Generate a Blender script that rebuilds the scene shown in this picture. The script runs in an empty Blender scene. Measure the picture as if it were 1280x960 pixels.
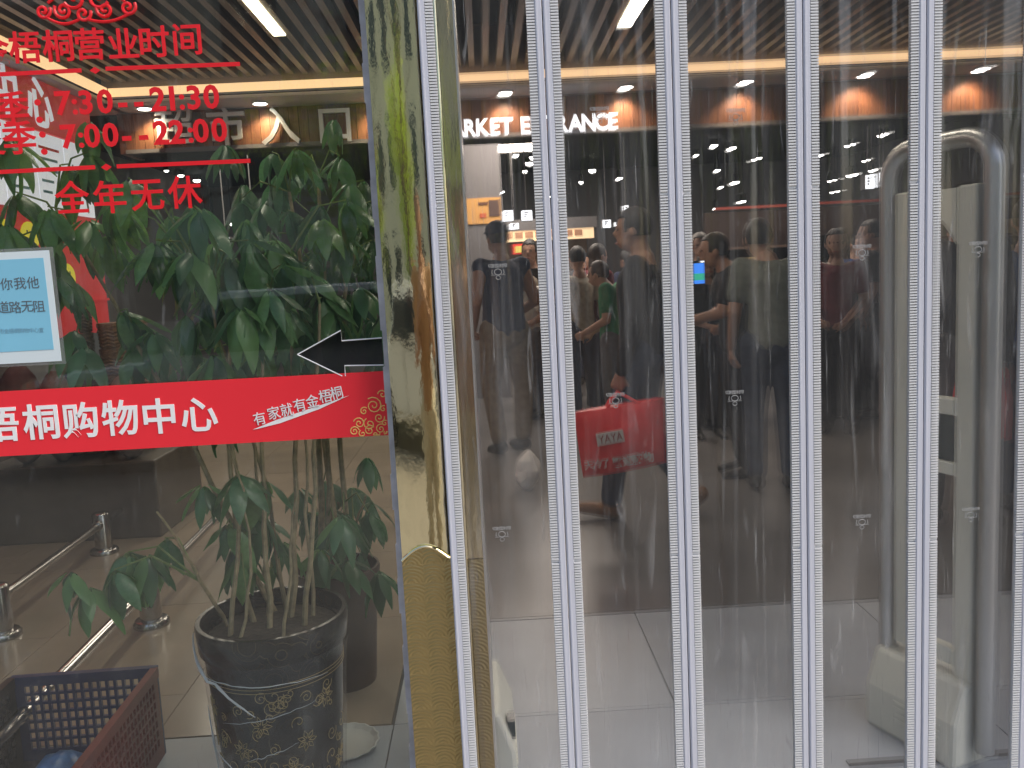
import bpy, bmesh, math, random
from mathutils import Vector, Matrix, noise as mnoise
R = math.radians
random.seed(7)
S = bpy.context.scene
C = S.collection

# ------------------------------------------------------------------ camera
FPX = 1100.0
PITCH, ROLL, YAW, CAM_Z = R(7.1), R(2.9), R(1.5), 1.4
fwd = Vector((math.sin(YAW)*math.cos(PITCH), math.cos(YAW)*math.cos(PITCH), -math.sin(PITCH)))
r0 = Vector((math.cos(YAW), -math.sin(YAW), 0)); u0 = r0.cross(fwd)
rt = r0*math.cos(ROLL) - u0*math.sin(ROLL); up = u0*math.cos(ROLL) + r0*math.sin(ROLL)
cam_d = bpy.data.cameras.new('camera'); cam = bpy.data.objects.new('camera', cam_d); C.objects.link(cam)
cam.matrix_world = Matrix(((rt.x, up.x, -fwd.x, 0), (rt.y, up.y, -fwd.y, 0), (rt.z, up.z, -fwd.z, CAM_Z), (0, 0, 0, 1)))
cam_d.sensor_width = 36; cam_d.lens = 36*FPX/1280; cam_d.clip_start = .02; cam_d.clip_end = 2000
S.camera = cam
CAM = Vector((0, 0, CAM_Z))

def at(x, y, X=None, Y=None, Z=None):
    """the place in the world seen at a point of the photograph, on a known plane"""
    d = fwd + rt*((x-640)/FPX) + up*((480-y)/FPX)
    if Y is not None: t = (Y-CAM.y)/d.y
    elif Z is not None: t = (Z-CAM.z)/d.z
    else: t = (X-CAM.x)/d.x
    return CAM + d*t

# ------------------------------------------------------------------ light
w = bpy.data.worlds.new('World'); S.world = w; w.use_nodes = True
nt = w.node_tree; bg = nt.nodes['Background']
sky = nt.nodes.new('ShaderNodeTexSky'); sky.sky_type = 'NISHITA'; sky.sun_disc = False
SUN_EL, SUN_AZ = R(50), R(115)
sky.sun_elevation = SUN_EL; sky.sun_rotation = SUN_AZ; sky.dust_density = 3.0; sky.air_density = 1.2
nt.links.new(sky.outputs[0], bg.inputs[0]); bg.inputs[1].default_value = .15
sl = bpy.data.lights.new('sun', 'SUN'); sl.energy = 1.5; sl.angle = R(35); sl.color = (1, .97, .92)
so = bpy.data.objects.new('sun', sl); C.objects.link(so); so.location = (14, -6, 20)
sd = Vector((math.sin(SUN_AZ)*math.cos(SUN_EL), math.cos(SUN_AZ)*math.cos(SUN_EL), math.sin(SUN_EL)))
so.rotation_euler = sd.to_track_quat('Z', 'Y').to_euler()
vs = S.view_settings; vs.view_transform = 'Standard'; vs.look = 'None'; vs.exposure = 0.60; vs.gamma = 1
S.render.engine = 'CYCLES'
cy = S.cycles; cy.use_denoising = True; cy.max_bounces = 8; cy.transparent_max_bounces = 32; cy.sample_clamp_indirect = 4
cy.diffuse_bounces = 3; cy.glossy_bounces = 3; cy.caustics_reflective = False; cy.caustics_refractive = False

# ------------------------------------------------------------------ materials
MATS = {}
def mat(name, col, rough=.5, metal=0., var=.0, scale=8., bump=0., emit=0., spec=.5, trans=0., stretch=None, coat=0.):
    if name in MATS: return MATS[name]
    m = bpy.data.materials.new(name); m.use_nodes = True; n = m.node_tree; b = n.nodes['Principled BSDF']
    b.inputs['Base Color'].default_value = (*col, 1); b.inputs['Roughness'].default_value = rough
    b.inputs['Metallic'].default_value = metal; b.inputs['Specular IOR Level'].default_value = spec
    b.inputs['Coat Weight'].default_value = coat
    if emit: b.inputs['Emission Color'].default_value = (*col, 1); b.inputs['Emission Strength'].default_value = emit
    if var or bump:
        tc = n.nodes.new('ShaderNodeTexCoord'); mp = n.nodes.new('ShaderNodeMapping')
        n.links.new(tc.outputs['Object'], mp.inputs[0])
        if stretch: mp.inputs['Scale'].default_value = stretch
        nz = n.nodes.new('ShaderNodeTexNoise'); nz.inputs['Scale'].default_value = scale; nz.inputs['Detail'].default_value = 6
        n.links.new(mp.outputs[0], nz.inputs['Vector'])
        if var:
            mx = n.nodes.new('ShaderNodeMix'); mx.data_type = 'RGBA'; mx.blend_type = 'MIX'
            rp = n.nodes.new('ShaderNodeMapRange'); rp.inputs[1].default_value = .3; rp.inputs[2].default_value = .7
            n.links.new(nz.outputs[0], rp.inputs[0]); n.links.new(rp.outputs[0], mx.inputs[0])
            mx.inputs[6].default_value = (*[c*(1-var) for c in col], 1); mx.inputs[7].default_value = (*[min(1, c*(1+var)) for c in col], 1)
            n.links.new(mx.outputs[2], b.inputs['Base Color'])
            if emit: n.links.new(mx.outputs[2], b.inputs['Emission Color'])
        if bump:
            bp = n.nodes.new('ShaderNodeBump'); bp.inputs['Strength'].default_value = bump; bp.inputs['Distance'].default_value = .01
            n.links.new(nz.outputs[0], bp.inputs['Height']); n.links.new(bp.outputs[0], b.inputs['Normal'])
    if trans:
        o = n.nodes['Material Output']; t = n.nodes.new('ShaderNodeBsdfTranslucent'); t.inputs[0].default_value = (*[min(1, c*1.6) for c in col], 1)
        ms = n.nodes.new('ShaderNodeMixShader'); ms.inputs[0].default_value = trans
        n.links.new(b.outputs[0], ms.inputs[1]); n.links.new(t.outputs[0], ms.inputs[2]); n.links.new(ms.outputs[0], o.inputs[0])
    MATS[name] = m; return m

def clear_mat(name, tint, gloss_min, gloss_rough, haze_base, streaks, blur=0):
    """clear sheet: transparent, a little gloss, and dull scuffs and dust that hang in streaks (painted highlights on the pot film)"""
    m = bpy.data.materials.new(name); m.use_nodes = True; n = m.node_tree; n.nodes.clear(); L = n.links.new
    out = n.nodes.new('ShaderNodeOutputMaterial')
    tr = n.nodes.new('ShaderNodeBsdfTransparent'); tr.inputs[0].default_value = (*tint, 1)
    gl = n.nodes.new('ShaderNodeBsdfGlossy'); gl.inputs['Roughness'].default_value = gloss_rough
    df = n.nodes.new('ShaderNodeBsdfDiffuse'); df.inputs[0].default_value = (.74, .75, .76, 1)
    tl = n.nodes.new('ShaderNodeBsdfTranslucent'); tl.inputs[0].default_value = (.7, .71, .72, 1)
    dm = n.nodes.new('ShaderNodeMixShader'); dm.inputs[0].default_value = .35; L(df.outputs[0], dm.inputs[1]); L(tl.outputs[0], dm.inputs[2])
    tc = n.nodes.new('ShaderNodeTexCoord'); oi = n.nodes.new('ShaderNodeObjectInfo')
    ad = n.nodes.new('ShaderNodeVectorMath'); ad.operation = 'MULTIPLY_ADD'
    L(oi.outputs['Random'], ad.inputs[0]); ad.inputs[1].default_value = (17, 0, 31); L(tc.outputs['Object'], ad.inputs[2])
    acc = None
    for sc, lo, hi, amp, det, dist in streaks:
        mp = n.nodes.new('ShaderNodeMapping'); mp.inputs['Scale'].default_value = sc; L(ad.outputs[0], mp.inputs[0])
        nz = n.nodes.new('ShaderNodeTexNoise'); nz.inputs['Scale'].default_value = 1; nz.inputs['Detail'].default_value = det; nz.inputs['Distortion'].default_value = dist
        L(mp.outputs[0], nz.inputs['Vector'])
        mr = n.nodes.new('ShaderNodeMapRange'); mr.inputs[1].default_value = lo; mr.inputs[2].default_value = hi; mr.inputs[4].default_value = amp
        L(nz.outputs[0], mr.inputs[0])
        if acc is None: acc = mr.outputs[0]
        else:
            a = n.nodes.new('ShaderNodeMath'); a.operation = 'ADD'; L(acc, a.inputs[0]); L(mr.outputs[0], a.inputs[1]); acc = a.outputs[0]
    a = n.nodes.new('ShaderNodeMath'); a.operation = 'ADD'; a.use_clamp = True; L(acc, a.inputs[0]); a.inputs[1].default_value = haze_base
    m1 = n.nodes.new('ShaderNodeMixShader'); L(a.outputs[0], m1.inputs[0]); tro = tr.outputs[0]
    if blur:                                   # soft plastic also scatters a little of what passes through it
        rf = n.nodes.new('ShaderNodeBsdfRefraction'); rf.inputs['Color'].default_value = (*tint, 1); rf.inputs['Roughness'].default_value = blur; rf.inputs['IOR'].default_value = 1.012
        mr_ = n.nodes.new('ShaderNodeMixShader'); mr_.inputs[0].default_value = .24; L(tro, mr_.inputs[1]); L(rf.outputs[0], mr_.inputs[2]); tro = mr_.outputs[0]
    L(tro, m1.inputs[1]); L(dm.outputs[0], m1.inputs[2])
    lw = n.nodes.new('ShaderNodeLayerWeight'); lw.inputs[0].default_value = .3
    pw = n.nodes.new('ShaderNodeMath'); pw.operation = 'POWER'; L(lw.outputs['Facing'], pw.inputs[0]); pw.inputs[1].default_value = 4
    ma = n.nodes.new('ShaderNodeMath'); ma.operation = 'MULTIPLY_ADD'; L(pw.outputs[0], ma.inputs[0]); ma.inputs[1].default_value = .5; ma.inputs[2].default_value = gloss_min
    mp = n.nodes.new('ShaderNodeMapping'); mp.inputs['Scale'].default_value = (22, 22, 1.3); L(ad.outputs[0], mp.inputs[0])
    nz = n.nodes.new('ShaderNodeTexNoise'); nz.inputs['Scale'].default_value = 1; nz.inputs['Detail'].default_value = 2; L(mp.outputs[0], nz.inputs['Vector'])
    bp = n.nodes.new('ShaderNodeBump'); bp.inputs['Strength'].default_value = .5 if streaks[0][0][0] > 20 else .03; bp.inputs['Distance'].default_value = .02
    L(nz.outputs[0], bp.inputs['Height']); L(bp.outputs[0], gl.inputs['Normal'])
    if blur:
        bq = n.nodes.new('ShaderNodeBump'); bq.inputs['Strength'].default_value = .12; bq.inputs['Distance'].default_value = .02; L(nz.outputs[0], bq.inputs['Height']); L(bq.outputs[0], rf.inputs['Normal'])
    m2 = n.nodes.new('ShaderNodeMixShader'); L(ma.outputs[0], m2.inputs[0]); L(m1.outputs[0], m2.inputs[1]); L(gl.outputs[0], m2.inputs[2])
    L(m2.outputs[0], out.inputs[0]); MATS[name] = m; return m

PVC = clear_mat('clear_pvc', (.95, .95, .965), .028, .08, .02, [
    ((70, 70, .8), .58, .85, .09, 3, .3), ((7, 7, 1.6), .50, .85, .09, 4, 1.0), ((260, 260, 9), .69, .80, .35, 2, .2), ((20, 20, 2.2), .63, .74, .14, 3, 2.2), ((45, 45, 5), .66, .76, .22, 4, 2.5)], .13)
GLASS = clear_mat('window_glass', (.95, .98, .965), .055, .01, .007, [
    ((4, 4, 4), .54, .9, .035, 6, 1.2), ((14, 14, 3), .62, .85, .05, 5, 1.0), ((40, 40, 12), .66, .8, .12, 3, 2.0)])

def ground_reflection(name, col, rough, rings):   # stands in for ground mirrored in the brass: concentric arcs in square cells
    m = bpy.data.materials.new(name); m.use_nodes = True; n = m.node_tree; b = n.nodes['Principled BSDF']; L = n.links.new
    b.inputs['Base Color'].default_value = (*col, 1); b.inputs['Metallic'].default_value = 1; b.inputs['Roughness'].default_value = rough
    tc = n.nodes.new('ShaderNodeTexCoord'); sp = n.nodes.new('ShaderNodeSeparateXYZ'); L(tc.outputs['Object'], sp.inputs[0])
    def mth(op, a, c=None, d=None):
        k = n.nodes.new('ShaderNodeMath'); k.operation = op
        for i, v in enumerate((a, c, d)):
            if v is None: continue
            if isinstance(v, (int, float)): k.inputs[i].default_value = v
            else: L(v, k.inputs[i])
        return k.outputs[0]
    cell = .034
    u = mth('FRACT', mth('DIVIDE', sp.outputs[0], cell)); v = mth('FRACT', mth('DIVIDE', sp.outputs[2], cell*.92))
    nz = n.nodes.new('ShaderNodeTexNoise'); nz.inputs['Scale'].default_value = 30; L(tc.outputs['Object'], nz.inputs['Vector'])
    du = mth('SUBTRACT', u, .42); dv = mth('SUBTRACT', v, -.05)
    dist = mth('SQRT', mth('ADD', mth('MULTIPLY', du, du), mth('MULTIPLY', dv, dv)))
    s = mth('SINE', mth('ADD', mth('MULTIPLY', dist, rings), mth('MULTIPLY', nz.outputs[0], 3.)))
    ln = mth('GREATER_THAN', mth('MAXIMUM', u, v), .94)
    h = mth('ADD', s, mth('MULTIPLY', ln, 1.5))
    bp = n.nodes.new('ShaderNodeBump'); bp.inputs['Strength'].default_value = .35; bp.inputs['Distance'].default_value = .0015; L(h, bp.inputs['Height']); L(bp.outputs[0], b.inputs['Normal'])
    MATS[name] = m; return m

BRASS = mat('polished_brass', (.93, .83, .53), .06, 1, bump=.15, scale=5, stretch=(1.8, 1.8, .9))
BRASS2 = mat('brass_jamb', (.84, .73, .46), .09, 1, bump=.08, scale=9, stretch=(3, 3, .6))
GROUND_REFL = ground_reflection('brass_ground_reflection', (.52, .40, .19), .38, 34)
RED = mat('red_vinyl', (.80, .012, .02), .4); BANNER = mat('banner_red', (.86, .03, .045), .35, var=.03, scale=3)
WHITE = mat('white_print', (.86, .86, .86), .5); GOLD = mat('gold_print', (.85, .55, .16), .45)
MAG = mat('magnet_strip', (.58, .59, .66), .42, var=.04, scale=3); RIB = mat('magnet_ribs', (.70, .70, .71), .38)
SEAL = mat('sealant', (.62, .60, .62), .55, var=.2, scale=30)
STEEL = mat('stainless', (.50, .48, .47), .22, 1, bump=.03, scale=40); CHROME = mat('chrome_tube', (.50, .50, .49), .33, .75)
CREAM = mat('cream_plastic', (.72, .72, .63), .45, var=.05, scale=4); DKPANEL = mat('dark_panel', (.03, .045, .05), .2)
GREYTILE = mat('grey_tile', (.38, .41, .45), .4, var=.07, scale=5); GREYTILE2 = mat('grey_tile_b', (.355, .385, .43), .42, var=.08, scale=6)
BEIGE = mat('beige_tile', (.32, .265, .205), .2, var=.10, scale=3); BEIGE2 = mat('beige_tile_b', (.30, .25, .195), .22, var=.1, scale=3)
BROWN = mat('hall_floor', (.13, .127, .127), .3, var=.2, scale=1.5)
WOOD = [mat('wood_%d' % i, c, .45, var=.3, scale=14, stretch=(8, 8, .5)) for i, c in enumerate([(.20, .085, .04), (.165, .07, .035), (.235, .10, .05), (.13, .055, .03)])]
SLAT = mat('ceiling_slat', (.27, .23, .195), .38, var=.2, scale=10, stretch=(6, .5, 6)); DARK = mat('dark_void', (.012, .012, .014), .8)
SOFFIT = mat('soffit_paint', (.50, .49, .50), .7, var=.03); GREYPAINT = mat('grey_paint', (.16, .155, .16), .7)
def glow(name, col, e): return mat(name, col, .5, emit=e)
COVE = glow('cove_light', (1., .64, .33), .72); LINE = glow('line_light', (1., .86, .58), 5); SPOTM = glow('spot_glow', (1, .95, .86), 9); SIGNW = glow('lit_sign', (1, 1, 1), 1.)
BOXW = glow('lit_box', (.95, .98, 1), 1.4); WARMB = glow('lit_warm_band', (1, .72, .42), .45); SCREEN = glow('phone_screen', (.05, .25, .9), .7)
SCRG = glow('phone_green', (.05, .55, .35), .45); SIGNGREY = mat('steel_letters', (.62, .62, .62), .4, .3)

# ------------------------------------------------------------------ building blocks
def world_loc(o):
    v = Vector((0, 0, 0))
    while o is not None: v = v + o.location; o = o.parent
    return v
class MB:
    def __init__(s): s.v = []; s.f = []
    def add(s, vs, fs):
        k = len(s.v); s.v += [Vector(p) for p in vs]; s.f += [tuple(i+k for i in f) for f in fs]; return s
    def box(s, a, b):
        x0, y0, z0 = a; x1, y1, z1 = b
        return s.add([(x0, y0, z0), (x1, y0, z0), (x1, y1, z0), (x0, y1, z0), (x0, y0, z1), (x1, y0, z1), (x1, y1, z1), (x0, y1, z1)],
                     [(0, 3, 2, 1), (4, 5, 6, 7), (0, 1, 5, 4), (1, 2, 6, 5), (2, 3, 7, 6), (3, 0, 4, 7)])
    def prism(s, pts, d):     # polygon (list of 3-D points) pushed along d
        n = len(pts); d = Vector(d); P = [Vector(p) for p in pts]
        return s.add(P + [p+d for p in P], [tuple(range(n))[::-1], tuple(range(n, 2*n))] + [(i, (i+1) % n, n+(i+1) % n, n+i) for i in range(n)])
    def tube(s, pts, r, k=8, closed=False):
        P = [Vector(p) for p in pts]; n = len(P); vs = []; fs = []
        rr = r if isinstance(r, (list, tuple)) else [r]*n
        nrm = None
        for i, p in enumerate(P):
            t = (P[min(i+1, n-1)] - P[max(i-1, 0)]) if not closed else P[(i+1) % n]-P[i-1]
            t = t.normalized() if t.length > 1e-9 else Vector((0, 0, 1))
            if nrm is None: nrm = t.orthogonal().normalized()
            nrm = (nrm - t*nrm.dot(t)); nrm = nrm.normalized() if nrm.length > 1e-6 else t.orthogonal().normalized()
            bn = t.cross(nrm)
            for j in range(k):
                a = 2*math.pi*j/k; vs.append(p + (nrm*math.cos(a)+bn*math.sin(a))*rr[i])
        for i in range(n if closed else n-1):
            for j in range(k):
                a, b = i*k+j, i*k+(j+1) % k; c, d = ((i+1) % n)*k+(j+1) % k, ((i+1) % n)*k+j; fs.append((a, b, c, d))
        if not closed: fs += [tuple(range(k))[::-1], tuple((n-1)*k+j for j in range(k))]
        return s.add(vs, fs)
    def lathe(s, c, prof, k=24, scallop=0):
        c = Vector(c); vs = []; fs = []
        for r, z in prof:
            for j in range(k):
                a = 2*math.pi*j/k; q = r*(1+scallop*math.cos(a*k/4)); vs.append(c+Vector((q*math.cos(a), q*math.sin(a), z)))
        for i in range(len(prof)-1):
            for j in range(k): fs.append((i*k+j, i*k+(j+1) % k, (i+1)*k+(j+1) % k, (i+1)*k+j))
        fs += [tuple(range(k))[::-1], tuple((len(prof)-1)*k+j for j in range(k))]
        return s.add(vs, fs)
    def disc_y(s, c, rx, rz, th, k=20):
        return s.prism([(c[0]+rx*math.cos(2*math.pi*j/k), c[1], c[2]+rz*math.sin(2*math.pi*j/k)) for j in range(k)], (0, th, 0))
    def mesh(s, name, o=Vector((0, 0, 0))):
        me = bpy.data.meshes.new(name); me.from_pydata([p-o for p in s.v], [], s.f); me.update(); return me
    def build(s, name, m, parent=None, smooth=False, local=False, kind=None, label=None, bevel=0):
        o = Vector((0, 0, 0)) if local or parent is None else world_loc(parent)
        me = s.mesh(name, o); me.materials.append(m)
        bm = bmesh.new(); bm.from_mesh(me); bmesh.ops.recalc_face_normals(bm, faces=bm.faces); bm.to_mesh(me); bm.free()
        if smooth: me.polygons.foreach_set('use_smooth', [True]*len(me.polygons)); me.set_sharp_from_angle(angle=R(40))
        ob = link(name, me, parent)
        if bevel: b = ob.modifiers.new('bevel', 'BEVEL'); b.width = bevel; b.segments = 2; b.limit_method = 'ANGLE'
        if kind: ob['kind'] = kind
        if label: ob['label'] = label
        return ob
def link(name, me, parent=None):
    ob = bpy.data.objects.new(name, me); C.objects.link(ob); ob.parent = parent; return ob
def thing(name, label, cat, loc=(0, 0, 0), group=None, rz=0):
    o = bpy.data.objects.new(name, None); C.objects.link(o); o.location = loc; o.rotation_euler.z = rz; o.empty_display_size = .1
    return tag(o, label, cat, group)
def tag(o, label, cat, group=None):
    o['label'] = label; o['category'] = cat
    if group: o['group'] = group
    return o
def struct(o): o['kind'] = 'structure'; return o
def box(name, a, b, m, parent=None, **k): return MB().box(a, b).build(name, m, parent, **k)

GL = {}
def glyph(ch, weight=0., ext=.004):
    k = (ch, weight, ext)
    if k not in GL:
        cu = bpy.data.curves.new('g', 'FONT'); cu.body = ch; cu.offset = weight; cu.extrude = ext; cu.resolution_u = 3
        ob = bpy.data.objects.new('g', cu); C.objects.link(ob); dg = bpy.context.evaluated_depsgraph_get()
        me = bpy.data.meshes.new_from_object(ob.evaluated_get(dg)); bpy.data.objects.remove(ob); bpy.data.curves.remove(cu)
        xs = [v.co.x for v in me.vertices] or [0]; ys = [v.co.y for v in me.vertices] or [0]
        GL[k] = (me, min(xs), max(xs), min(ys), max(ys))
    return GL[k]
def char(name, ch, centre, size, m, parent, weight=0., ext=.004, X=(1, 0, 0), U=(0, 0, 1), shear=0., wide=1., fit=None):
    """one character as an object, centred at a point; size = height of its em box (fit: of its ink)"""
    me, a, b, c, d = glyph(ch, weight, ext)
    me = bpy.data.meshes.get(me.name+m.name) or me.copy()
    if not me.materials: me.materials.append(m); me.name = glyph(ch, weight, ext)[0].name+m.name
    s = size if fit is None else fit/(d-c)
    X = Vector(X).normalized(); U = Vector(U).normalized(); N = X.cross(U)
    cx, cy_ = (a+b)/2, (c+d)/2 if ch not in '-:：' else .36
    M = Matrix((( X.x, U.x, N.x, 0), (X.y, U.y, N.y, 0), (X.z, U.z, N.z, 0), (0, 0, 0, 1))) @ Matrix(((s*wide, s*shear, 0, 0), (0, s, 0, 0), (0, 0, s, 0), (0, 0, 0, 1))) @ Matrix.Translation((-cx, -cy_, 0))
    ob = link(name, me, parent)
    ob.matrix_basis = Matrix.Translation(Vector(centre) - (world_loc(parent) if parent else Vector())) @ M
    return ob
def swirl(cx, cz, r, turns, a0, dirn=1, n=26):
    return [(cx + (r*(1-.9*i/n))*math.cos(a0+dirn*turns*2*math.pi*i/n), cz + (r*(1-.9*i/n))*math.sin(a0+dirn*turns*2*math.pi*i/n)) for i in range(n+1)]

# ------------------------------------------------------------------ outside ground, street and shell of the hall
YC, YB, YG = 1.35, 1.40, 1.45            # curtain, brass face, window glass
struct(box('pavement', (-400, -6.0, -.3), (400, 1.30, -.004), mat('paving', (.26, .235, .20), .6, var=.15, scale=4)))
struct(box('road', (-400, -14, -.3), (400, -6.0, -.13), mat('asphalt', (.055, .055, .057), .8, var=.2, scale=20)))
struct(box('far_ground', (-400, -400, -.3), (400, -14, -.004), mat('far_paving', (.27, .25, .22), .7, var=.2, scale=1)))
fl = struct(box('entrance_floor', (-3.0, 1.30, -.2), (6, 3.45, -.012), mat('grout', (.10, .10, .10), .8)))
xs = [-.36+i*.905 for i in range(-1, 6)]
ys = [1.31, 1.80, 2.655, 3.44]
k = 0
for i in range(len(xs)-1):
    for j in range(3):
        if xs[i] < -.4 and j > 1: continue
        x0, x1 = xs[i]+.002, xs[i+1]-.002
        if xs[i] < -.4: x0 = -2.9
        MB().box((x0, ys[j]+.002, -.011), (x1, ys[j+1]-.002, 0)).build('floor_tile', GREYTILE if (i+j) % 2 else GREYTILE2, fl)
bf = struct(box('queue_floor', (-5, 2.66, -.2), (-.38, 9, -.0125), mat('grout_b', (.12, .09, .07), .8)))
for i in range(6):
    for j in range(6):
        x1 = -.37-i*.75; y0 = 2.662+j*.9+(.3 if i % 2 else 0)
        MB().box((x1-.747, max(2.662, y0), -.0115), (x1, y0+.897, .0005)).build('floor_tile', BEIGE if (i*2+j) % 3 else BEIGE2, bf)
        if i % 2 and j == 0: MB().box((x1-.747, 2.662, -.0115), (x1, 2.96, .0005)).build('floor_tile', BEIGE2, bf)
struct(box('hall_floor', (-8, 3.452, -.2), (9, 17, -.013), BROWN))
struct(box('hall_floor_sheet', (-.376, 3.454, -.012), (9, 17, -.002), BROWN))

# hall walls and ceilings
bw = box('back_wall', (-8, 17, -.2), (9, 17.2, 4), GREYPAINT); tag(bw, 'dark grey wall at the far end of the hall', 'wall')
lw_ = box('side_wall', (-5.2, 1.6, -.2), (-5, 17, 4), GREYPAINT); tag(lw_, 'dark side wall of the hall behind the red promotion kiosk', 'wall')
rw_ = box('side_wall', (7, 1.6, -.2), (7.2, 17, 4), GREYPAINT); tag(rw_, 'dark side wall on the far right of the hall', 'wall')
struct(box('hall_ceiling', (-8, 6.5, 3.3), (9, 17, 3.4), DARK))
ce = struct(box('slatted_ceiling', (-8, 1.5, 3.0), (9, 6.5, 3.1), DARK))
ZS = 2.735
for i in range(72):
    x = -2.32+i*.0885
    MB().box((x, 2.0, ZS), (x+.036, 5.86, ZS+.075)).build('slat', SLAT, ce)
# bulkhead: cove lip, soffit, wood fascia
bk = thing('bulkhead', 'bulkhead with glowing warm cove strip and downlit soffit across the hall', 'bulkhead', (0, 5.8, 2.6))
box('upstand', (-2.36, 5.87, 2.70), (7, 5.90, 3.0), mat('cove_wall', (.30, .25, .21), .7), bk)
box('cove_lip', (-2.30, 5.80, 2.622), (7, 5.815, 2.632), SOFFIT, bk)
box('cove_light', (-2.30, 5.812, 2.632), (7, 5.83, 2.688), COVE, bk)
box('cove_light', (-2.318, 2.0, 2.632), (-2.30, 5.80, 2.688), COVE, bk)
box('soffit', (-2.36, 5.835, 2.60), (7, 6.2, 2.62), SOFFIT, bk)
box('side_soffit', (-5, 2.0, 2.60), (-2.325, 6.2, 2.622), SOFFIT, bk)
box('side_upstand', (-2.42, 2.0, 2.70), (-2.39, 5.86, 3.0), mat('cove_wall', (.3, .25, .21), .7), bk)
wf = thing('wood_fascia', 'fascia of narrow reddish brown wood boards above the hall entrance', 'fascia', (0, 6.18, 2.36))
box('backing', (-2.36, 6.205, 2.34), (7, 6.5, 3.0), DARK, wf)
for i in range(144):
    x = -2.36+i*.065; d = random.uniform(0, .006)
    MB().box((x, 6.17+d, 2.362), (x+.0625, 6.20, 2.598)).build('wood_board', random.choice(WOOD), wf)
box('bottom_rail', (-2.36, 6.16, 2.335), (7, 6.204, 2.36), GREYPAINT, wf)
box('side_return', (-2.40, 6.17, 2.335), (-2.362, 6.5, 2.6), WOOD[3], wf)
DL = [(632, 114), (784, 106), (935, 99), (1083, 92), (1233, 83), (320, 124), (470, 121), (172, 130)]
for n_, (px_, py_) in enumerate(DL):
    p = at(px_, py_, Z=2.6); p.y = 6.0
    names = ['left of the brass jamb line, over the lit letters', 'between the first and second magnetic strips', 'over the middle of the clear curtain', 'right of the middle of the curtain', 'rightmost, above the chrome gate frame', 'above the second steel character', 'hidden behind the brass column edge']
    lab = ['small round downlight in the soffit over the T of the lit entrance letters', 'small round downlight in the soffit just above the end of the lit letters', 'small round downlight in the soffit beyond the middle of the clear curtain', 'small round downlight in the soffit, second from the right', 'small round downlight in the soffit above the tall chrome gate frame', 'small round downlight in the soffit between two steel characters', 'small round downlight in the soffit behind the brass column', 'small round downlight in the soffit at the left end of the wood boards'][n_]
    t = thing('downlight', lab, 'downlight', (p.x, 6.0, 2.6), 'downlights in the soffit')
    MB().lathe((p.x, 6.0, 2.588), [(.05, .011), (.055, .002), (.05, 0), (.043, .004)], 20).build('trim_ring', WHITE, t)
    MB().lathe((p.x, 6.0, 2.586), [(.041, 0), (.041, .004)], 20).build('lamp', SPOTM, t)
    l = bpy.data.lights.new('downlight_lamp', 'SPOT'); l.energy = 8; l.spot_size = R(115); l.spot_blend = .7; l.color = (1, .74, .48); l.shadow_soft_size = .03
    lo = bpy.data.objects.new('downlight_lamp', l); C.objects.link(lo); lo.location = (p.x, 6.07, 2.575); lo.rotation_euler = (R(16), 0, 0)
for n_, (x, a, b) in enumerate([(-1.02, 2.2, 4.95), (.855, 2.2, 4.97)]):
    t = thing('line_light', ['slim linear ceiling light seen above the red window lettering', 'slim linear ceiling light seen between the second and third strips'][n_], 'light', (x, a, ZS))
    box('housing', (x-.04, a-.01, ZS+.002), (x+.04, b+.01, ZS+.07), GREYPAINT, t); box('diffuser', (x-.032, a, ZS-.006), (x+.032, b, ZS+.001), LINE, t)
    l = bpy.data.lights.new('line_lamp', 'AREA'); l.shape = 'RECTANGLE'; l.size = .08; l.size_y = b-a; l.energy = 8; l.color = (1, .90, .76)
    lo = bpy.data.objects.new('line_lamp', l); C.objects.link(lo); lo.location = (x, (a+b)/2, ZS-.02)

# lit and unlit sign letters
sg = thing('entrance_sign', 'four grey steel Chinese characters fixed to the wood boards', 'sign', (-1.5, 6.12, 2.4))
for ch, px_ in zip('超市入口', (218, 283, 350, 419)):
    p = at(px_, 157 if px_ < 300 else 157, Y=6.13); char('character', ch, p, .27, SIGNGREY, sg, .012, .05)
s2 = thing('lit_sign', 'white lit capital letters reading SUPERMARKET ENTRANCE on the fascia', 'sign', (0, 6.1, 2.4))
word = 'SUPERMARKET ENTRANCE'
adv = {}
wts = [{'M': .155, ' ': .07, 'A': .137, 'E': .118, 'T': .12, 'K': .135, 'R': .132, 'U': .132, 'S': .122, 'P': .125, 'N': .137, 'C': .13}[c] for c in word]
wts = [v*.655 for v in wts]
x_end = at(774, 155, Y=6.1).x; x = x_end - sum(wts)
zl = at(680, 155, Y=6.1).z
for c, wd in zip(word, wts):
    if c != ' ': char('letter', c, (x+wd/2, 6.1, zl), .1, SIGNW, s2, .03, .03, fit=.112, wide=.9)
    x += wd

# ------------------------------------------------------------------ window, brass column and jamb
XE = at(486, 480, Y=YG).x                 # right edge of the glass
GT = 2.4
gw = thing('shop_window', 'large clear shop window left of the brass column', 'window', (-1.2, YG, 0))
box('pane', (-2.4, YG, .02), (XE-.004, YG+.010, GT), GLASS, gw)
mb = MB(); N_ = 40
for i in range(N_):
    z0, z1 = GT*i/N_, GT*(i+1)/N_; j = .0014*math.sin(i*2.3)+.001*random.random()
    mb.box((XE-.005-j, YG-.012, z0), (XE+.007+j*.6, YG-.001, z1))
mb.build('sealant_bead', SEAL, gw)
XC0, XC1, XJ0, XJ1 = XE+.008, at(561, 480, Y=YB).x, at(565, 480, Y=YB).x, at(593, 480, Y=YB).x
bc = thing('brass_column', 'polished gold brass column between the shop window and the curtain', 'column', (XC0, YB, 0))
ztop = at(540, 686, Y=YB).z
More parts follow.
